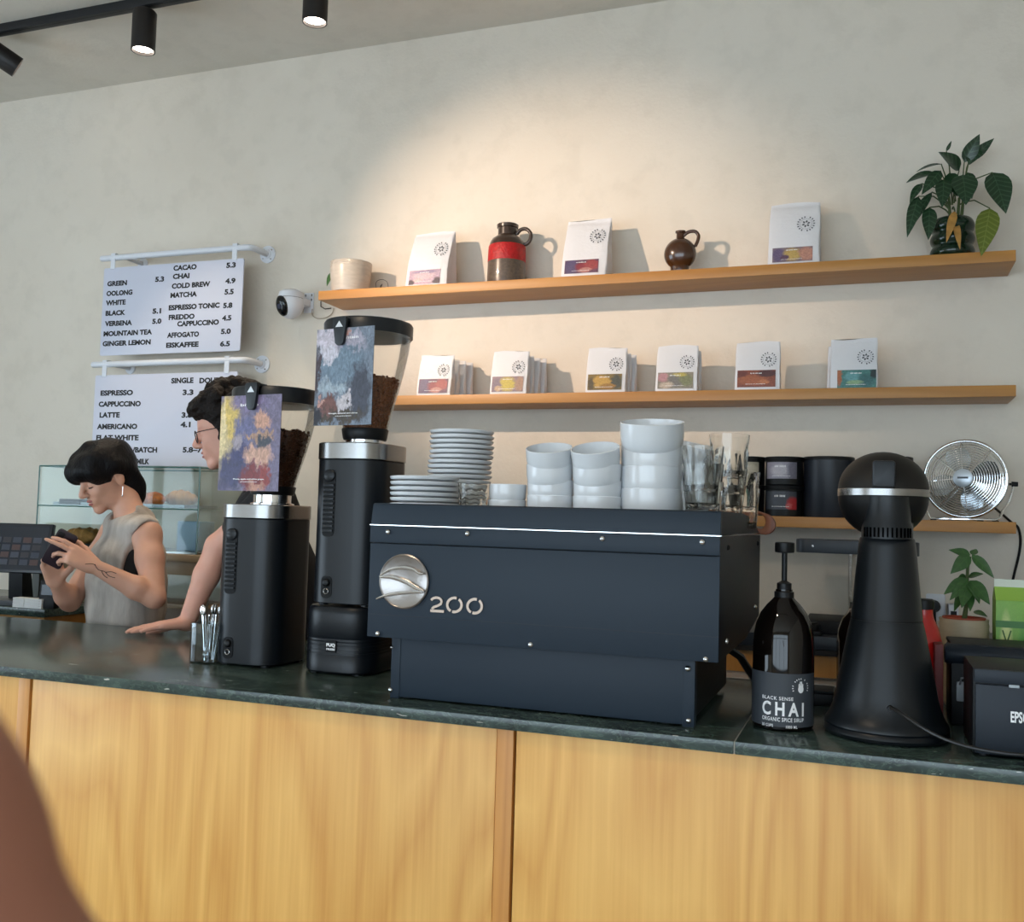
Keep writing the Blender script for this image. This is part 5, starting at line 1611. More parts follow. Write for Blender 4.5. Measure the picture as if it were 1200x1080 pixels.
def croissant_geo(L=.15, R=.034):
    rings = []
    n = 25
    for i in range(n):
        t = i / (n - 1) * 2 - 1
        a = t * 1.15
        cx, cy = L * .5 * math.sin(a) * 1.05, -L * .28 * math.cos(a) + L * .2
        r = R * (1 - abs(t) ** 1.8) ** .8 * (1 + .12 * math.cos(t * 17)) + .003
        tx, ty = math.cos(a), math.sin(a) * .55
        l = math.hypot(tx, ty); nx, ny = -ty / l, tx / l
        rings.append([(cx + nx * r * math.cos(2 * math.pi * k / 12), cy + ny * r * math.cos(2 * math.pi * k / 12), R + r * .85 * math.sin(2 * math.pi * k / 12) - .004) for k in range(12)])
    return G().loops(rings)


cproto = None
for px, Y, rz, lab in ((166, 3.34, .3, 'golden croissant nearest her neck on the shelf tray'), (184, 3.36, -.5, 'golden croissant on the right of the shelf tray'), (175, 3.43, 1.4, 'golden croissant at the back of the shelf tray')):
    if cproto is None: o = cproto = obj('croissant', croissant_geo(.13, .033), CRO)
    else: o = cproto.copy(); COL.objects.link(o)
    o.location = (W(px, 590, Y=Y).x, Y, SHZ + .0045); o.rotation_euler = (0, 0, rz)
    tag(o, lab, 'croissant', 'croissants on the case shelf')
for px, Y, lab in ((94, 3.33, 'pale baked bun on the case floor beside the held phone'), (106, 3.42, 'pale baked bun at the back of the case floor'), (211, 3.44, 'pale baked bun at the right end of the shelf tray')):
    o = obj('bun', croissant_geo(.14, .04), CRO2, None, (W(px, 636, Y=Y).x, Y, (DZ0 + .0115) if px < 150 else SHZ + .005), (0, 0, .2)); tag(o, lab, 'bun', 'pale buns in the pastry case')
o = obj('brown_loaf', G().lathe([(.02, 0), (.04, .006), (.044, .03), (.034, .052), (.014, .062), (1e-4, .063)], 24), M('loaf_brown', (124, 72, 48), .5, noise=(40, .3)), None, (W(92, 588, Y=3.33).x, 3.44, SHZ + .005)); tag(o, 'round brown cake on the shelf tray behind her nose', 'cake')
o = obj('dark_board', G().box(0, .11, 0, .14, 0, .022), BLACKM, None, (W(69, 588, Y=3.28).x, 3.28, SHZ + .005), bevel=.003); tag(o, 'flat dark slab of cake on the left shelf tray', 'cake')
WREFL = M('window_reflection_blue', (150, 178, 206), .4)  # added solid block, its pale blue imitates the window reflected in the glass
o = obj('reflection_block', G().box(0, .11, 0, .1, 0, .12), WREFL, None, (W(203, 640, Y=3.36).x, 3.38, DZ0 + .0065), bevel=.002); tag(o, 'pale blue block imitating a window reflection in the right of the pastry case', 'box')

# ------------------------------------------------------------------ till screen and things on the side counter
SCR = NT('till_screen')
v = SCR.coord('Object', scale=(1, 1, 1))
br = SCR.n('ShaderNodeTexBrick'); SCR.l(SCR.coord('Object', scale=(1, 1, 1)), br.inputs[0])
br.inputs['Color1'].default_value = lin((86, 96, 110)); br.inputs['Color2'].default_value = lin((60, 62, 74)); br.inputs['Mortar'].default_value = lin((30, 34, 42))
SCR.b.inputs['Base Color'].default_value = lin((34, 40, 50)); SCR.b.inputs['Roughness'].default_value = .12
tx_ = W(20, 700, Y=3.09).x
ts = thing('till_screen', 'dark touch screen till on a stand at the left edge', 'till', (tx_ - .02, 3.09, 1.1005), .25)
obj('base', G().prism(rrect(.2, .18, .04, 5), 0, .022, 'xy'), M('till_base', (60, 62, 66), .4), ts, bevel=.004)
obj('neck', G().prism([(-.02, .022), (.06, .022), (.02, .2), (-.03, .2)], -.03, .03, 'yz'), PRND, ts, (.02, 0, 0), bevel=.004)
hd = thing_head = obj('display', G().box(-.2, .2, -.012, .012, -.1, .1), M('till_bezel', (30, 32, 38), .3), ts, (-.04, -.02, .225), (-.22, 0, 0), bevel=.004)
obj('screen', G().box(-.19, .19, -.0135, -.0122, -.09, .09), SCR.m, hd)
for r in range(4):
    for c in range(8):
        cc = ((60, 64, 76), (72, 52, 50), (50, 55, 68), (44, 42, 48))[(r + c * 3) % 4]
        obj('screen_button', G().box(-.172 + c * .043, -.137 + c * .043, -.0145, -.0136, -.07 + r * .03, -.048 + r * .03), M('btn%d%d%d' % cc, cc, .3), hd, smooth=None)
cp = W(26, 708, Y=3.1)
for i, (pxx, lab) in enumerate(((26, 'short stack of white cards beside the till'), (42, 'longer low stack of pale cards right of the till'))):
    t = thing('card_stack', lab, 'cards', (W(pxx, 706, Y=3.01).x, 3.01, 1.1005), group='card stacks by the till')
    for k in range(4):
        obj('card', G().box(-.028 - .01 * i, .028 + .02 * i, -.02, .02, k * .0095, k * .0095 + .0088), M('card_white', (206, 206, 204), .6), t, bevel=.0006)
hs = thing('handset', 'small dark card reader handset beside the till screen', 'card reader', (W(58, 700, Y=3.03).x, 3.03, 1.1005), .4)
obj('handset_body', G().prism([(-.03, 0), (.03, 0), (.028, .012), (.012, .11), (-.02, .11), (-.03, .02)], -.03, .03, 'yz'), PRND, hs, bevel=.005)
obj('handset_screen', G().box(-.022, .022, -.0335, -.031, .05, .09), M('handset_glass', (50, 56, 64), .1), hs, rot=(-.12, 0, 0))

# ================================================================== PEOPLE
class SDF:
    """solid shapes blended on a grid, meshed as one continuous surface"""

    def __init__(s, lo, hi, res):
        s.lo = np.array(lo, float); s.res = res
        s.n = np.ceil((np.array(hi) - s.lo) / res).astype(int) + 1
        s.f = np.full(s.n, 1.0, np.float32)
        s.ax = [s.lo[i] + res * np.arange(s.n[i]) for i in range(3)]

    def _blk(s, lo, hi):
        a = np.clip(np.floor((np.array(lo) - s.lo) / s.res).astype(int), 0, s.n - 1)
        b = np.clip(np.ceil((np.array(hi) - s.lo) / s.res).astype(int) + 1, 1, s.n)
        sl = tuple(slice(a[i], b[i]) for i in range(3))
        P = np.stack(np.meshgrid(*[s.ax[i][sl[i]] for i in range(3)], indexing='ij'), -1)
        return sl, P

    def _put(s, sl, d, k, cut):
        f = s.f[sl]
        if f.size == 0: return
        if cut:
            d = -d
            h = np.clip(.5 - .5 * (d - f) / k, 0, 1)
            s.f[sl] = d * (1 - h) + f * h + k * h * (1 - h)
        else:
            h = np.clip(.5 + .5 * (d - f) / k, 0, 1)
            s.f[sl] = d * (1 - h) + f * h - k * h * (1 - h)

    def cone(s, a, b, ra, rb, k=.012, cut=False):
        a = np.array(a, float); b = np.array(b, float); m = max(ra, rb) + k + 3 * s.res
        sl, P = s._blk(np.minimum(a, b) - m, np.maximum(a, b) + m)
        ba = b - a
        t = np.clip(((P - a) @ ba) / max(1e-9, ba @ ba), 0, 1)
        d = np.linalg.norm(P - a - t[..., None] * ba, axis=-1) - (ra + (rb - ra) * t)
        s._put(sl, d, k, cut)

    def chain(s, pts, rs, k=.012):
        for i in range(len(pts) - 1): s.cone(pts[i], pts[i + 1], rs[i], rs[i + 1], k)

    def ell(s, c, r, A=None, k=.012, cut=False):
        c = np.array(c, float); r = np.array(r, float); m = r.max() + k + 3 * s.res
        sl, P = s._blk(c - m, c + m)
        q = P - c
        if A is not None: q = q @ np.array(A).T
        k0 = np.linalg.norm(q / r, axis=-1); k1 = np.linalg.norm(q / r ** 2, axis=-1)
        s._put(sl, k0 * (k0 - 1) / np.maximum(k1, 1e-6), k, cut)

    def half(s, p, n, k=.006):
        """keep only the side that n points away from"""
        P = np.stack(np.meshgrid(*s.ax, indexing='ij'), -1)
        d = (P - np.array(p)) @ (np.array(n) / np.linalg.norm(n))
        s.f = np.maximum(s.f, d.astype(np.float32))

    def mesh(s, name, jitter=None):
        f = s.f
        if jitter is not None: f = f + jitter(s)
        ins = f < 0
        nx, ny, nz = f.shape
        acc = np.zeros((nx - 1, ny - 1, nz - 1, 3), np.float32); cnt = np.zeros((nx - 1, ny - 1, nz - 1), np.float32)
        S = lambda o: tuple(slice(o[i], f.shape[i] - 1 + o[i]) for i in range(3))
        for ax in range(3):
            o1, o2 = [i for i in range(3) if i != ax]
            for u_ in (0, 1):
                for v_ in (0, 1):
                    a = [0, 0, 0]; a[o1] = u_; a[o2] = v_; b = list(a); b[ax] = 1
                    fa, fb = f[S(a)], f[S(b)]
                    m = (fa < 0) != (fb < 0)
                    t = np.where(m, fa / np.where(m, fa - fb, 1), 0)
                    for i in range(3):
                        acc[..., i] += m * (a[i] + (t if i == ax else 0))
                    cnt += m
        act = cnt > 0
        idx = -np.ones(act.shape, np.int64); idx[act] = np.arange(act.sum())
        cell = np.argwhere(act)
        V = (cell + acc[act] / cnt[act][:, None]) * s.res + s.lo
        F = []
        for ax in range(3):
            o1, o2 = [(1, 2), (2, 0), (0, 1)][ax]
            sa = [slice(None)] * 3; sb = [slice(None)] * 3
            sa[ax] = slice(0, -1); sb[ax] = slice(1, None)
            A_, B_ = ins[tuple(sa)], ins[tuple(sb)]
            e = np.argwhere(A_ != B_)
            ok = (e[:, o1] > 0) & (e[:, o2] > 0) & (e[:, o1] < f.shape[o1] - 1) & (e[:, o2] < f.shape[o2] - 1)
            e = e[ok]
            sgn = A_[tuple(e.T)]
            q = []
            for d1, d2 in ((0, 0), (1, 0), (1, 1), (0, 1)):
                c = e.copy(); c[:, o1] -= 1 - d1; c[:, o2] -= 1 - d2
                q.append(idx[tuple(c.T)])
            q = np.stack(q, 1)
            q[~sgn] = q[~sgn][:, ::-1]
            F.append(q)
        F = np.concatenate(F)
        me = bpy.data.meshes.new(name)
        me.from_pydata(V.tolist(), [], F.tolist()); me.update()
        return me


def put(name, me, mat, parent, sm=2):
    me.polygons.foreach_set('use_smooth', [True] * len(me.polygons))
    me.materials.append(mat)
    if sm:
        bm = bmesh.new(); bm.from_mesh(me)
        for _ in range(sm): bmesh.ops.smooth_vert(bm, verts=bm.verts, factor=.5, use_axis_x=True, use_axis_y=True, use_axis_z=True)
        bm.to_mesh(me); bm.free()
    o = bpy.data.objects.new(name, me); COL.objects.link(o)
    if parent:
        o.parent = parent
        o.matrix_parent_inverse = parent.matrix_world.inverted() if False else Matrix.Translation(-parent.location)
    return o


nrm = lambda v: np.array(v, float) / np.linalg.norm(v)


class Head:
    def __init__(s, c, yaw_dir, pitch, scale=1.0, roll=0.0):
        f = nrm([yaw_dir[0], yaw_dir[1], 0]); up = np.array([0, 0, 1.])
        lft = np.cross(up, f)
        F = f * math.cos(pitch) - up * math.sin(pitch); U = up * math.cos(pitch) + f * math.sin(pitch)
        L2 = lft * math.cos(roll) + U * math.sin(roll); U = U * math.cos(roll) - lft * math.sin(roll)
        s.A = np.stack([F, L2, U]); s.c = np.array(c, float); s.k = scale

    def p(s, f, l, u): return s.c + (s.A.T @ np.array([f, l, u])) * s.k

    def skin(s, S, masc=0):
        k = s.k; A = s.A
        E = lambda c, r, kk=.015, cut=False: S.ell(s.p(*c), np.array(r) * k, A, kk * k, cut)
        E((-.012, 0, .035), (.098, .077, .088))
        E((.028, 0, -.03), (.066, .060 + .004 * masc, .082), .03)
        E((.045, 0, .03), (.052, .062, .05), .02)                      # forehead
        for sg in (1, -1):
            E((.062, sg * .034, -.028), (.028, .026, .028), .02)        # cheek
            E((.082, sg * .03, .022), (.014, .024, .008), .012)         # brow
            E((.02, sg * .05, -.07), (.036, .014, .026 + .004 * masc), .025)   # jaw angle
            E((.093, sg * .032, .0), (.013, .017, .011), .010, True)    # eye socket
            E((.0785, sg * .032, -.001), (.0145, .0155, .0135), .004)    # lidded eye
            E((-.004, sg * .078, -.008), (.019, .008, .031), .006)      # ear
            E((.002, sg * .0885, -.004), (.010, .006, .018), .004, True)
            E((-.002, sg * .078, -.032), (.009, .006, .011), .004)      # lobe
        S.cone(s.p(.092, 0, .014), s.p(.117, 0, -.026), .0085 * k, .0105 * k, .012 * k)    # nose ridge
        E((.114, 0, -.031), (.012, .0125, .0105), .006)
        for sg in (1, -1): E((.104, sg * .012, -.034), (.010, .007, .0075), .005)
        E((.084, 0, -.061), (.016, .028, .02), .014)                    # mouth mound
        E((.094, 0, -.056), (.011, .021, .0065), .005)                  # upper lip
        E((.093, 0, -.069), (.0105, .018, .0075), .005)                 # lower lip
        E((.106, 0, -.0625), (.012, .024, .0018), .003, True)           # mouth line
        E((.075, 0, -.098), (.020, .024 + .004 * masc, .018), .02)      # chin

    def lips(s, S):
        k = s.k; A = s.A
        S.ell(s.p(.0955, 0, -.0565), np.array((.011, .0205, .0058)) * k, A, .004)
        S.ell(s.p(.0945, 0, -.0685), np.array((.0108, .0178, .0066)) * k, A, .004)
        S.ell(s.p(.108, 0, -.0628), np.array((.012, .024, .0016)) * k, A, .003, True)


def hand(S, wrist, fwd, side, palm, curls, spread=.06, thumb=(.55, .75, .25), tcurl=.5, size=1.0, rw=.026):
    """hand from the wrist: fwd = along the palm, side = towards the thumb, palm = the way the palm faces;
    curls = bend per joint of index..little finger"""
    w = np.array(wrist, float); f = nrm(fwd); n = np.array(palm, float); n = nrm(n - f * (n @ f)); t = np.array(side, float); t = nrm(t - f * (t @ f) - n * (t @ n))
    z = size
    kn = w + f * .088 * z
    for q in (-.030, -.011, .010, .028):
        S.cone(w + f * .012 * z + t * q * .62 * z, kn + t * q * 1.0 * z - f * (.006 if abs(q) > .02 else 0), .0165 * z, .0115 * z, .012)
    lens = [(.042, .026, .021), (.046, .03, .023), (.043, .027, .022), (.034, .021, .019)]
    tips = []
    for j, q in enumerate((.0295, .0105, -.009, -.027)):
        p = kn + t * q * z - f * (.0, .0, .003, .009)[j]
        a = curls[j][0]; ang = a
        sp = spread * (1.5 - j) / 1.5
        for i, L in enumerate(lens[j]):
            d = f * math.cos(ang) + n * math.sin(ang) + t * math.sin(sp) * math.cos(ang)
            d = nrm(d)
            e = p + d * L * z
            r0 = (.0092, .0084, .0076)[i] * z; r1 = (.0084, .0076, .0066)[i] * z
            S.cone(p, e, r0, r1, .004)
            p = e
            if i < 2: ang += curls[j][i + 1]
        tips.append(p)
    b = w + f * .022 * z + t * .026 * z + n * .006
    d0 = nrm(f * thumb[0] + t * thumb[1] + n * thumb[2])
    m1 = b + d0 * .042 * z
    d1 = nrm(d0 + f * tcurl + n * .15)
    m2 = m1 + d1 * .032 * z
    d2 = nrm(d1 + f * tcurl * .6 - t * tcurl * .4)
    m3 = m2 + d2 * .026 * z
    S.chain([b, m1, m2, m3], [.0145 * z, .0112 * z, .0098 * z, .0082 * z], .007)
    tips.append(m3)
    return tips


SKINW = M('skin_woman', (206, 156, 132), .5, sss=.12, noise=(18, .06))
SKINM = M('skin_man', (214, 160, 140), .5, sss=.12, noise=(18, .06))
HAIRW = M('hair_black', (9, 8, 11), .5, bump=(120, .5), scale=(1, 1, .35), spec=.25)
HAIRM = M('hair_dark_brown', (24, 16, 12), .6, spec=.2, noise=(60, .4), bump=(90, .6))
LIP = M('lips_woman', (168, 98, 92), .45)
DARKF = M('brow_dark', (30, 24, 22), .7)
SHIRT = M('shirt_washed_linen', (176, 167, 158), .85, noise=(9, .42), bump=(16, .9), scale=(1.4, 1.4, .3))
UNDER = M('undershirt_black', (16, 16, 18), .8)
TEE = M('tee_black', (20, 20, 23), .85, bump=(18, .4))
TROUS = M('trousers_dark', (36, 38, 44), .85)

NV = lambda x, y, Y: np.array(W(x, y, Y=Y))


def rib_noise(scale, amp, seed):
    def fn(s):
        P = np.stack(np.meshgrid(*s.ax, indexing='ij'), -1)
        r = np.random.RandomState(seed); out = np.zeros(s.f.shape, np.float32)
        for i in range(7):
            d = nrm(r.normal(size=3)); fr = scale * r.uniform(.7, 1.6); ph = r.uniform(0, 6.3)
            out += np.sin(P @ d * fr + ph) / 7
        return (out * amp * 2.2).astype(np.float32)
    return fn


# ------------------------------------------------------------------ woman with the phone
def build_woman():
    fd = nrm([-.52, -.85, 0]); up = np.array([0, 0, 1.]); lf = np.cross(up, fd)
    Sl = NV(172, 626, 2.88)                               # her left shoulder joint
    El = NV(181, 700, 2.80); Wl = NV(112, 664, 2.66)
    neck = NV(141, 611, 2.98)
    Sr = Sl - lf * .30 + fd * .02
    Er = NV(82, 704, 2.84); Wr = NV(66, 683, 2.74)
    root = thing('person', 'woman with short black hair in a grey sleeveless top looking at a phone', 'person', (float(neck[0]), float(neck[1]), 0))
    hc = NV(127, 559, 2.93)
    H = Head(hc, (-.40, -.92), math.radians(24), 1.0, .06)
    mid = (Sl + Sr) / 2
    lo = np.minimum.reduce([Sl, El, Wl, Er, Wr, Sr, hc]) - .17; hi = np.maximum.reduce([Sl, El, Wl, Sr, hc]) + .17
    lo[2] = .92; hi[2] = hc[2] + .15
    S = SDF(lo, hi, .004)
    H.skin(S)
    nb = mid + up * .035 - fd * .01
    S.cone(H.p(-.028, 0, -.05), nb, .05, .056, .02)
    chest = mid - up * .13
    S.ell(chest, (.10, .155, .17), np.stack([fd, lf, up]), .03)
    S.ell(mid - up * .36, (.09, .135, .2), np.stack([fd, lf, up]), .05)
    for s_, e_, w_ in ((Sl, El, Wl), (Sr, Er, Wr)):
        S.cone(mid + (s_ - mid) * .5 + up * .02, s_, .05, .05, .03)
        m = s_ * .5 + e_ * .5
        S.chain([s_, s_ * .6 + e_ * .4, e_], [.050, .047, .037], .02)
        m1 = e_ * .68 + w_ * .32
        S.chain([e_, m1, w_], [.036, .0385, .0245], .015)
    # left hand: back towards the camera, fingers on the phone's back edge
    wd = nrm(Wl - El)
    f_l = nrm(NV(82, 648, 2.60) - Wl)
    camdir = nrm(CAM - Wl)
    t1 = hand(S, Wl + wd * .005, f_l, up * .85 + fd * .3, -camdir * .8 + fd * .2 - up * .3, [(.15, .35, .25), (.1, .15, .1), (.5, .7, .5), (.7, .8, .5)], .08, (.75, .6, .35), .4, .95)
    f_r = nrm(NV(54, 660, 2.68) - Wr)
    t2 = hand(S, Wr, nrm(f_r * .8 + up * .6), -camdir * .3 + lf, camdir * .2 + lf * .9, [(.3, .5, .4), (.35, .6, .4), (.4, .6, .4), (.5, .6, .4)], .06, (.6, .6, .4), .4, .95)
    body = put('body', S.mesh('body'), SKINW, root, 2)
    # lips, lids, brows
    a = H.p(.095, 0, -.062)
    Q = SDF(a - .035, a + .035, .0016); H.lips(Q); put('lips', Q.mesh('lips'), LIP, root, 1)
    for sg in (1, -1):
        pts = [H.p(.0795 + .0135 * math.cos(x * 1.15) , sg * (.032 + .0165 * math.sin(x * 1.15)), -.0075 - .002 * math.cos(x * 1.5)) for x in np.linspace(-1, 1, 9)]
        o = obj('eyelashes', G().tube([Vector(p) - root.location for p in pts], [.001, .0018, .0023, .0026, .0026, .0026, .0023, .0018, .001], 6), DARKF, root)
        pts = [H.p(.0935 - .012 * abs(x + .2 * 0) ** 2 * 1.6, sg * (.031 + .02 * x), .0205 + .003 * (1 - x * x)) for x in np.linspace(-1, 1, 7)]
        obj('eyebrow', G().tube([Vector(p) - root.location for p in pts], [.001, .0022, .0028, .0028, .0026, .002, .0009], 6), DARKF, root)
    e0 = H.p(-.002, .083, -.043)
    g = G().tube([Vector(e0) - root.location, Vector(e0) + Vector((0, 0, -.012)) - root.location, Vector(e0) + Vector((0, 0, -.03)) - root.location], [.0012, .0009, .0016], 6)
    g.ell(Vector(e0) + Vector((0, 0, -.034)) - root.location, (.0028, .0028, .005), 8, 6)
    obj('earring', g, CHROME, root)
    # inked lines on the forearm and wrist
    wd_ = nrm(El - Wl); sd_ = nrm(np.cross(wd_, camdir)); cn_ = nrm(np.cross(sd_, wd_))
    if cn_ @ camdir < 0: cn_ = -cn_
    for pts in (((-.01, -.006), (.01, .004), (.03, .0), (.05, .006), (.07, .002)), ((.02, .002), (.035, .012), (.05, .014)), ((.035, .0), (.05, -.01), (.066, -.012)), ((-.035, .008), (-.02, -.002), (-.006, -.006))):
        tp = []
        for a_, b_ in pts:
            r_ = .0255 + .14 * max(0, a_) * .6
            tp.append(Vector(Wl + wd_ * a_ + sd_ * b_ + cn_ * (math.sqrt(max(1e-6, r_ * r_ - b_ * b_)) + .0006)) - root.location)
        obj('tattoo_line', G().tube(spl(tp, 4), .0011, 6), DARKF, root)
    # hair
    lo = H.c - .18; hi = H.c + .17
    Q = SDF(lo, hi, .0045)
    E = lambda c, r, k=.015, cut=False: Q.ell(H.p(*c), r, H.A, k, cut)
    E((-.008, 0, .052), (.116, .101, .096))
    E((.045, 0, .055), (.088, .09, .06), .03)
    E((-.058, 0, -.02), (.052, .08, .09), .03)
    E((-.072, 0, -.085), (.03, .056, .055), .03)
    E((.135, 0, -.060), (.1, .12, .083), .008, True)
    E((.06, 0, -.1), (.075, .15, .078), .008, True)
    for sg in (1, -1): E((.006, sg * .1, -.022), (.027, .04, .034), .006, True)
    E((.04, .0, -.13), (.07, .11, .08), .01, True)
    put('hair', Q.mesh('hair', rib_noise(70, .006, 3)), HAIRW, root, 1)
    # shirt: a loose sleeveless top around the torso
    lo = mid - np.array([.30, .30, 0]); lo[2] = .80; hi = mid + np.array([.30, .30, .14])
    Q = SDF(lo, hi, .005)
    B = np.stack([fd, lf, up])
    Q.ell(chest, (.125, .185, .20), B, .03)
    Q.ell(mid - up * .40 + fd * .01, (.135, .185, .33), B, .09)
    Q.cone(mid - lf * .14 + up * .024, mid + lf * .14 + up * .024, .054, .054, .05)
    Q.cone(nb - up * .03, nb + up * .012, .085, .066, .04)
    Q.cone(nb - up * .02, H.p(-.03, 0, -.06), .062, .056, .012, True)
    Q.ell(nb + fd * .05 + up * .04, (.05, .062, .035), B, .012, True)
    for s_, e_, sg in ((Sl, El, 1), (Sr, Er, -1)):
        d = nrm(e_ - s_)
        Q.cone(s_ + lf * sg * .04 - up * .01, s_ + d * .12 + lf * sg * .035, .058, .058, .01, True)
        Q.ell(s_ + lf * sg * .112 - up * .03, (.08, .07, .11), B, .01, True)
        Q.ell(s_ + lf * sg * .035 - up * .10 + fd * .045, (.042, .06, .075), B, .01, True)
    Q.half([0, 0, .86], [0, 0, -1])
    put('shirt', Q.mesh('shirt', rib_noise(40, .006, 5)), SHIRT, root, 2)
    Q = SDF(lo, hi, .006)
    Q.ell(chest - up * .01, (.118, .176, .16), B, .03)
    Q.ell(mid - up * .36, (.1, .15, .2), B, .05)
    put('undershirt', Q.mesh('undershirt'), UNDER, root, 1)
    # legs
    hp = mid - up * 1.0; hp[2] = .88
    Q = SDF((hp[0] - .3, hp[1] - .3, 0), (hp[0] + .3, hp[1] + .3, 1.02), .012)
    Q.ell(hp + up * .02, (.12, .16, .13), B, .03)
    for sg in (1, -1):
        a = hp + lf * sg * .085; b_ = np.array([a[0] + fd[0] * .02, a[1] + fd[1] * .02, .47]); c = np.array([a[0], a[1], .07])
        Q.chain([a, b_, c], [.09, .065, .05], .03)
        Q.cone([a[0], a[1], .045], np.array([a[0], a[1], .035]) + fd * .13, .042, .035, .03)
    put('trousers', Q.mesh('trousers'), TROUS, root, 1)
    # phone: stands between both hands, its back towards us
    pc = NV(70, 643, 2.62)
    ph = thing('smartphone', 'dark smartphone held in both hands by the woman', 'phone', Vector(pc))
    xd = nrm(NV(80, 627, 2.63) - NV(60, 661, 2.63)); cd = nrm(CAM - pc); zd = nrm(np.cross(xd, -nrm(cd * .85 + up * .3 + lf * .25))); yd = np.cross(zd, xd)
    m = Matrix((Vector(xd), Vector(yd), Vector(zd))).transposed().to_4x4()
    a = obj('phone_body', G().prism(rrect(.135, .068, .01, 4), -.0045, .0045), M('phone_case', (40, 26, 34), .35), ph, bevel=.0015)
    b_ = obj('camera_bump', G().prism(rrect(.022, .022, .005, 3, .05, .018), -.0068, -.0046), BLACK, ph, bevel=.0008)
    c = obj('phone_screen', G().prism(rrect(.128, .062, .008, 4), .0046, .0052), M('phone_glass', (16, 18, 22), .06), ph)
    ph.rotation_euler = m.to_euler()
    return root


# ------------------------------------------------------------------ man leaning on the counter
def build_man():
    up = np.array([0, 0, 1.]); hc = NV(271, 503, 2.72)
    H = Head(hc, (-.86, -.5), math.radians(14), 1.03, 0)
    fd = nrm([-.75, -.66, 0]); lf = np.cross(up, fd)
    B = np.stack([fd, lf, up])
    # standing behind the shorter grinder; one hand flat on the marble
    mid = np.array([hc[0] + .06, hc[1] + .13, 1.53])
    Sl = mid + lf * .19; Sr = mid - lf * .19
    Wh = np.array(W(219, 729, Y=2.66)); Wh[2] = CT + .036
    tip = np.array(W(153, 741, Z=CT + .012))
    El = NV(256, 640, 2.70)
    Er = Sr - up * .28 - fd * .02; Wr = Er - up * .24 + fd * .06
    root = thing('person', 'man with dark curly hair, glasses and a black top behind the grinders', 'person', (float(mid[0]), float(mid[1]), 0))
    lo = np.minimum.reduce([Sl, Sr, Wh, tip, hc, El, Wr]) - .16; hi = np.maximum.reduce([Sl, Sr, hc, Wh, El]) + .2
    lo[2] = 1.0; hi[2] = hc[2] + .15
    S = SDF(lo, hi, .0045)
    H.skin(S, 1)
    nb = mid + up * .05
    S.cone(H.p(-.03, 0, -.05), nb, .056, .064, .02)
    S.ell(mid - up * .14, (.11, .17, .19), B, .03)
    S.ell(mid - up * .4 + np.array([.04, .11, 0]), (.1, .15, .2), B, .05)
    Sv = Sl                                                 # the arm we see is the nearer one
    S.cone(mid + (Sv - mid) * .5, Sv, .055, .056, .03)
    S.chain([Sv, Sv * .5 + El * .5, El], [.055, .052, .042], .02)
    S.chain([El, El * .62 + Wh * .38, Wh], [.041, .041, .027], .015)
    S.cone(mid + (Sr - mid) * .5, Sr, .055, .056, .03)
    S.chain([Sr, Er, Wr], [.055, .042, .03], .02)
    fwd = nrm(tip - Wh); fwd[2] *= .4
    hand(S, Wh, fwd, nrm(np.cross(up, fwd)) * -1, -up * 1.0, [(.10, .06, .04), (.1, .05, .04), (.1, .05, .04), (.1, .05, .04)], .05, (.8, .5, .25), .5, .98)
    hand(S, Wr, -up + fd * .2, fd, lf, [(.2, .3, .2)] * 4, .04)
    put('body', S.mesh('body'), SKINM, root, 2)
    a = H.p(.095, 0, -.062)
    Q = SDF(a - .035, a + .035, .0018); H.lips(Q); put('lips', Q.mesh('lips'), M('lips_man', (176, 116, 104), .5), root, 1)
    R0 = root.location
    for sg in (1, -1):
        pts = [H.p(.0935 - .019 * x * x, sg * (.031 + .02 * x), .0215 + .003 * (1 - x * x)) for x in np.linspace(-1, 1, 7)]
        obj('eyebrow', G().tube([Vector(p) - R0 for p in pts], [.0012, .003, .0036, .0036, .003, .0024, .001], 6), DARKF, root)
    # hair: curls
    Q = SDF(H.c - .2, H.c + .2, .005)
    E = lambda c, r, k=.015, cut=False: Q.ell(H.p(*c), r, H.A, k, cut)
    E((-.02, 0, .055), (.118, .098, .095)); E((.035, 0, .085), (.085, .085, .05), .02); E((-.075, 0, -.01), (.05, .08, .08), .03)
    E((.125, 0, -.05), (.085, .12, .105), .008, True); E((.05, 0, -.09), (.08, .14, .09), .008, True)
    for sg in (1, -1): E((.026, sg * .07, -.02), (.012, .012, .04), .01)
    rr_ = random.Random(11)
    for i in range(150):
        a = rr_.uniform(0, 6.28); el = rr_.uniform(-.15, 1.5)
        d = np.array([math.cos(a) * math.cos(el), math.sin(a) * math.cos(el), math.sin(el)])
        if d[0] > .25 and d[2] < .28: continue
        c = np.array([-.015, 0, .05]) + d * np.array([.125, .104, .1])
        E(tuple(c), (rr_.uniform(.012, .02),) * 3, .006)
    put('hair', Q.mesh('hair', rib_noise(190, .004, 9)), HAIRM, root, 1)
    # glasses
    g = G()
    for sg in (1, -1):
        g.tube([Vector(H.p(.106 + .0 * x, sg * .033 + .024 * math.cos(x), -.004 + (.021 if math.sin(x) < 0 else .017) * math.sin(x))) - R0 for x in np.linspace(0, 6.283, 28)[:-1]], .0016, 6, True)
        g.tube([Vector(H.p(.106, sg * .057, .004)) - R0, Vector(H.p(.09, sg * .075, .005)) - R0, Vector(H.p(.0, sg * .083, .006)) - R0], .0014, 6)
    g.tube([Vector(H.p(.106, .01, .002)) - R0, Vector(H.p(.108, 0, .005)) - R0, Vector(H.p(.106, -.01, .002)) - R0], .0014, 6)
    obj('glasses', g, M('glasses_metal', (40, 40, 44), .3, .8), root)
    # black tee
    Q = SDF(mid - np.array([.36, .36, .68]), mid + np.array([.36, .36, .16]), .007)
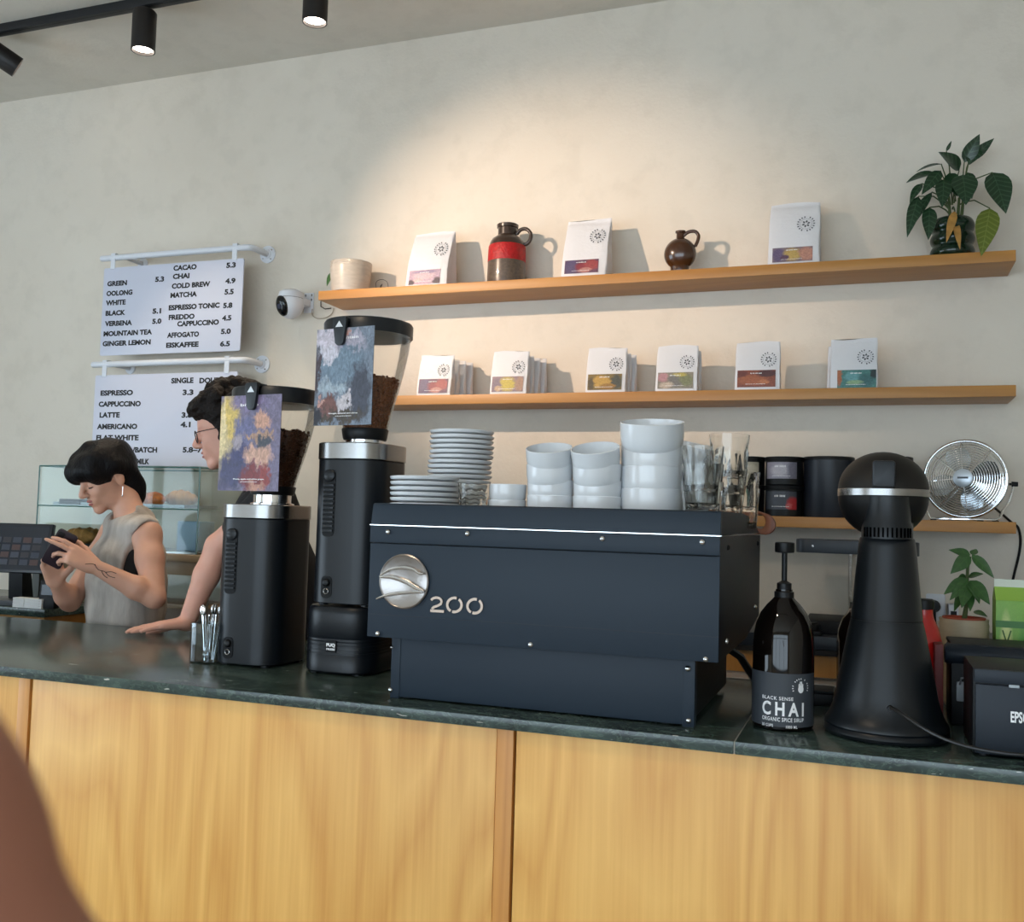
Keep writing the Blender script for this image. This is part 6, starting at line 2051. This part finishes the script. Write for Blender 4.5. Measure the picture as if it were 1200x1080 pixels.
    Q.ell(mid - up * .14, (.135, .195, .22), B, .03); Q.ell(mid - up * .42 + np.array([.04, .12, 0]), (.13, .18, .3), B, .07)
    Q.cone(mid + (Sl - mid) * .4, Sl, .07, .068, .03); Q.cone(Sl, Sl * .42 + El * .58, .068, .062, .02)
    Q.cone(mid + (Sr - mid) * .4, Sr, .07, .068, .03); Q.cone(Sr, Sr * .3 + Er * .7, .068, .064, .02)
    Q.cone(nb - up * .01, H.p(-.03, 0, -.06), .068, .064, .01, True)
    Q.half(mid - up * .62, [0, 0, -1])
    put('tee_shirt', Q.mesh('tee_shirt', rib_noise(30, .005, 2)), TEE, root, 2)
    hp = mid + np.array([.06, .15, 0]); hp[2] = .95
    Q = SDF((hp[0] - .3, hp[1] - .3, 0), (hp[0] + .3, hp[1] + .3, 1.12), .014)
    Q.ell(hp + up * .02, (.13, .17, .14), B, .03)
    for sg in (1, -1):
        a = hp + lf * sg * .09; b_ = np.array([a[0], a[1], .5]); c = np.array([a[0], a[1], .07])
        Q.chain([a, b_, c], [.1, .07, .055], .03)
        Q.cone([a[0], a[1], .045], np.array([a[0], a[1], .035]) + fd * .14, .044, .036, .03)
    put('trousers', Q.mesh('trousers'), TROUS, root, 1)
    return root


# ------------------------------------------------------------------ photographer's hand, one finger at the corner of the view
def build_hand():
    def ray(px, py, d):
        v = ROT @ np.array([px - 600, py - 540, FPX]); return CAM + v / np.linalg.norm(v) * d
    D = .085
    tip = ray(-165, 800, D); mid1 = ray(-108, 985, D); mid2 = ray(-30, 1235, D); kn = ray(55, 1500, D + .004)
    rt, dn, fw = ROT[:, 0], ROT[:, 1], ROT[:, 2]
    root_c = kn
    wrist = kn + dn * .075 - fw * .05 + rt * .01
    lo = np.minimum.reduce([tip, wrist, kn]) - .09; hi = np.maximum.reduce([tip, wrist, kn]) + .09
    lo[2] = wrist[2] - .12
    S = SDF(lo, hi, .0028)
    S.chain([tip, mid1, mid2, kn], [.0068, .0082, .0088, .0098], .004)
    pn = nrm(-fw)
    for j, q in enumerate((.021, .041, .060)):
        k0 = kn + rt * -.0 + fw * -.004 + (-fw) * 0 + dn * (q * .55) - fw * q * .75
        b = k0 - dn * .030 - fw * .004 - rt * .012; c = b - rt * .026 + dn * .004; e = c - rt * .012 + dn * .02
        S.chain([k0, b, c, e], [.0098, .0092, .0085, .0074], .004)
        S.cone(k0, wrist + fw * (.018 - .012 * j), .0125, .016, .012)
    S.cone(kn, wrist + fw * .02, .0125, .018, .012)
    tb = wrist + dn * -.018 + fw * .02 - rt * .012
    S.chain([tb, tb - dn * .03 - rt * .022 + fw * .006, tb - dn * .052 - rt * .036 + fw * .004, tb - dn * .072 - rt * .04], [.017, .0125, .0105, .0085], .008)
    S.chain([wrist, wrist + dn * .16 - fw * .12 + rt * .03], [.026, .034], .02)
    o = put('hand', S.mesh('hand'), M('skin_hand', (176, 118, 96), .55, noise=(40, .06)), None, 2)
    return tag(o, "photographer's raised hand, one blurred finger at the lower left corner", 'hand')


build_woman()
build_man()
build_hand()
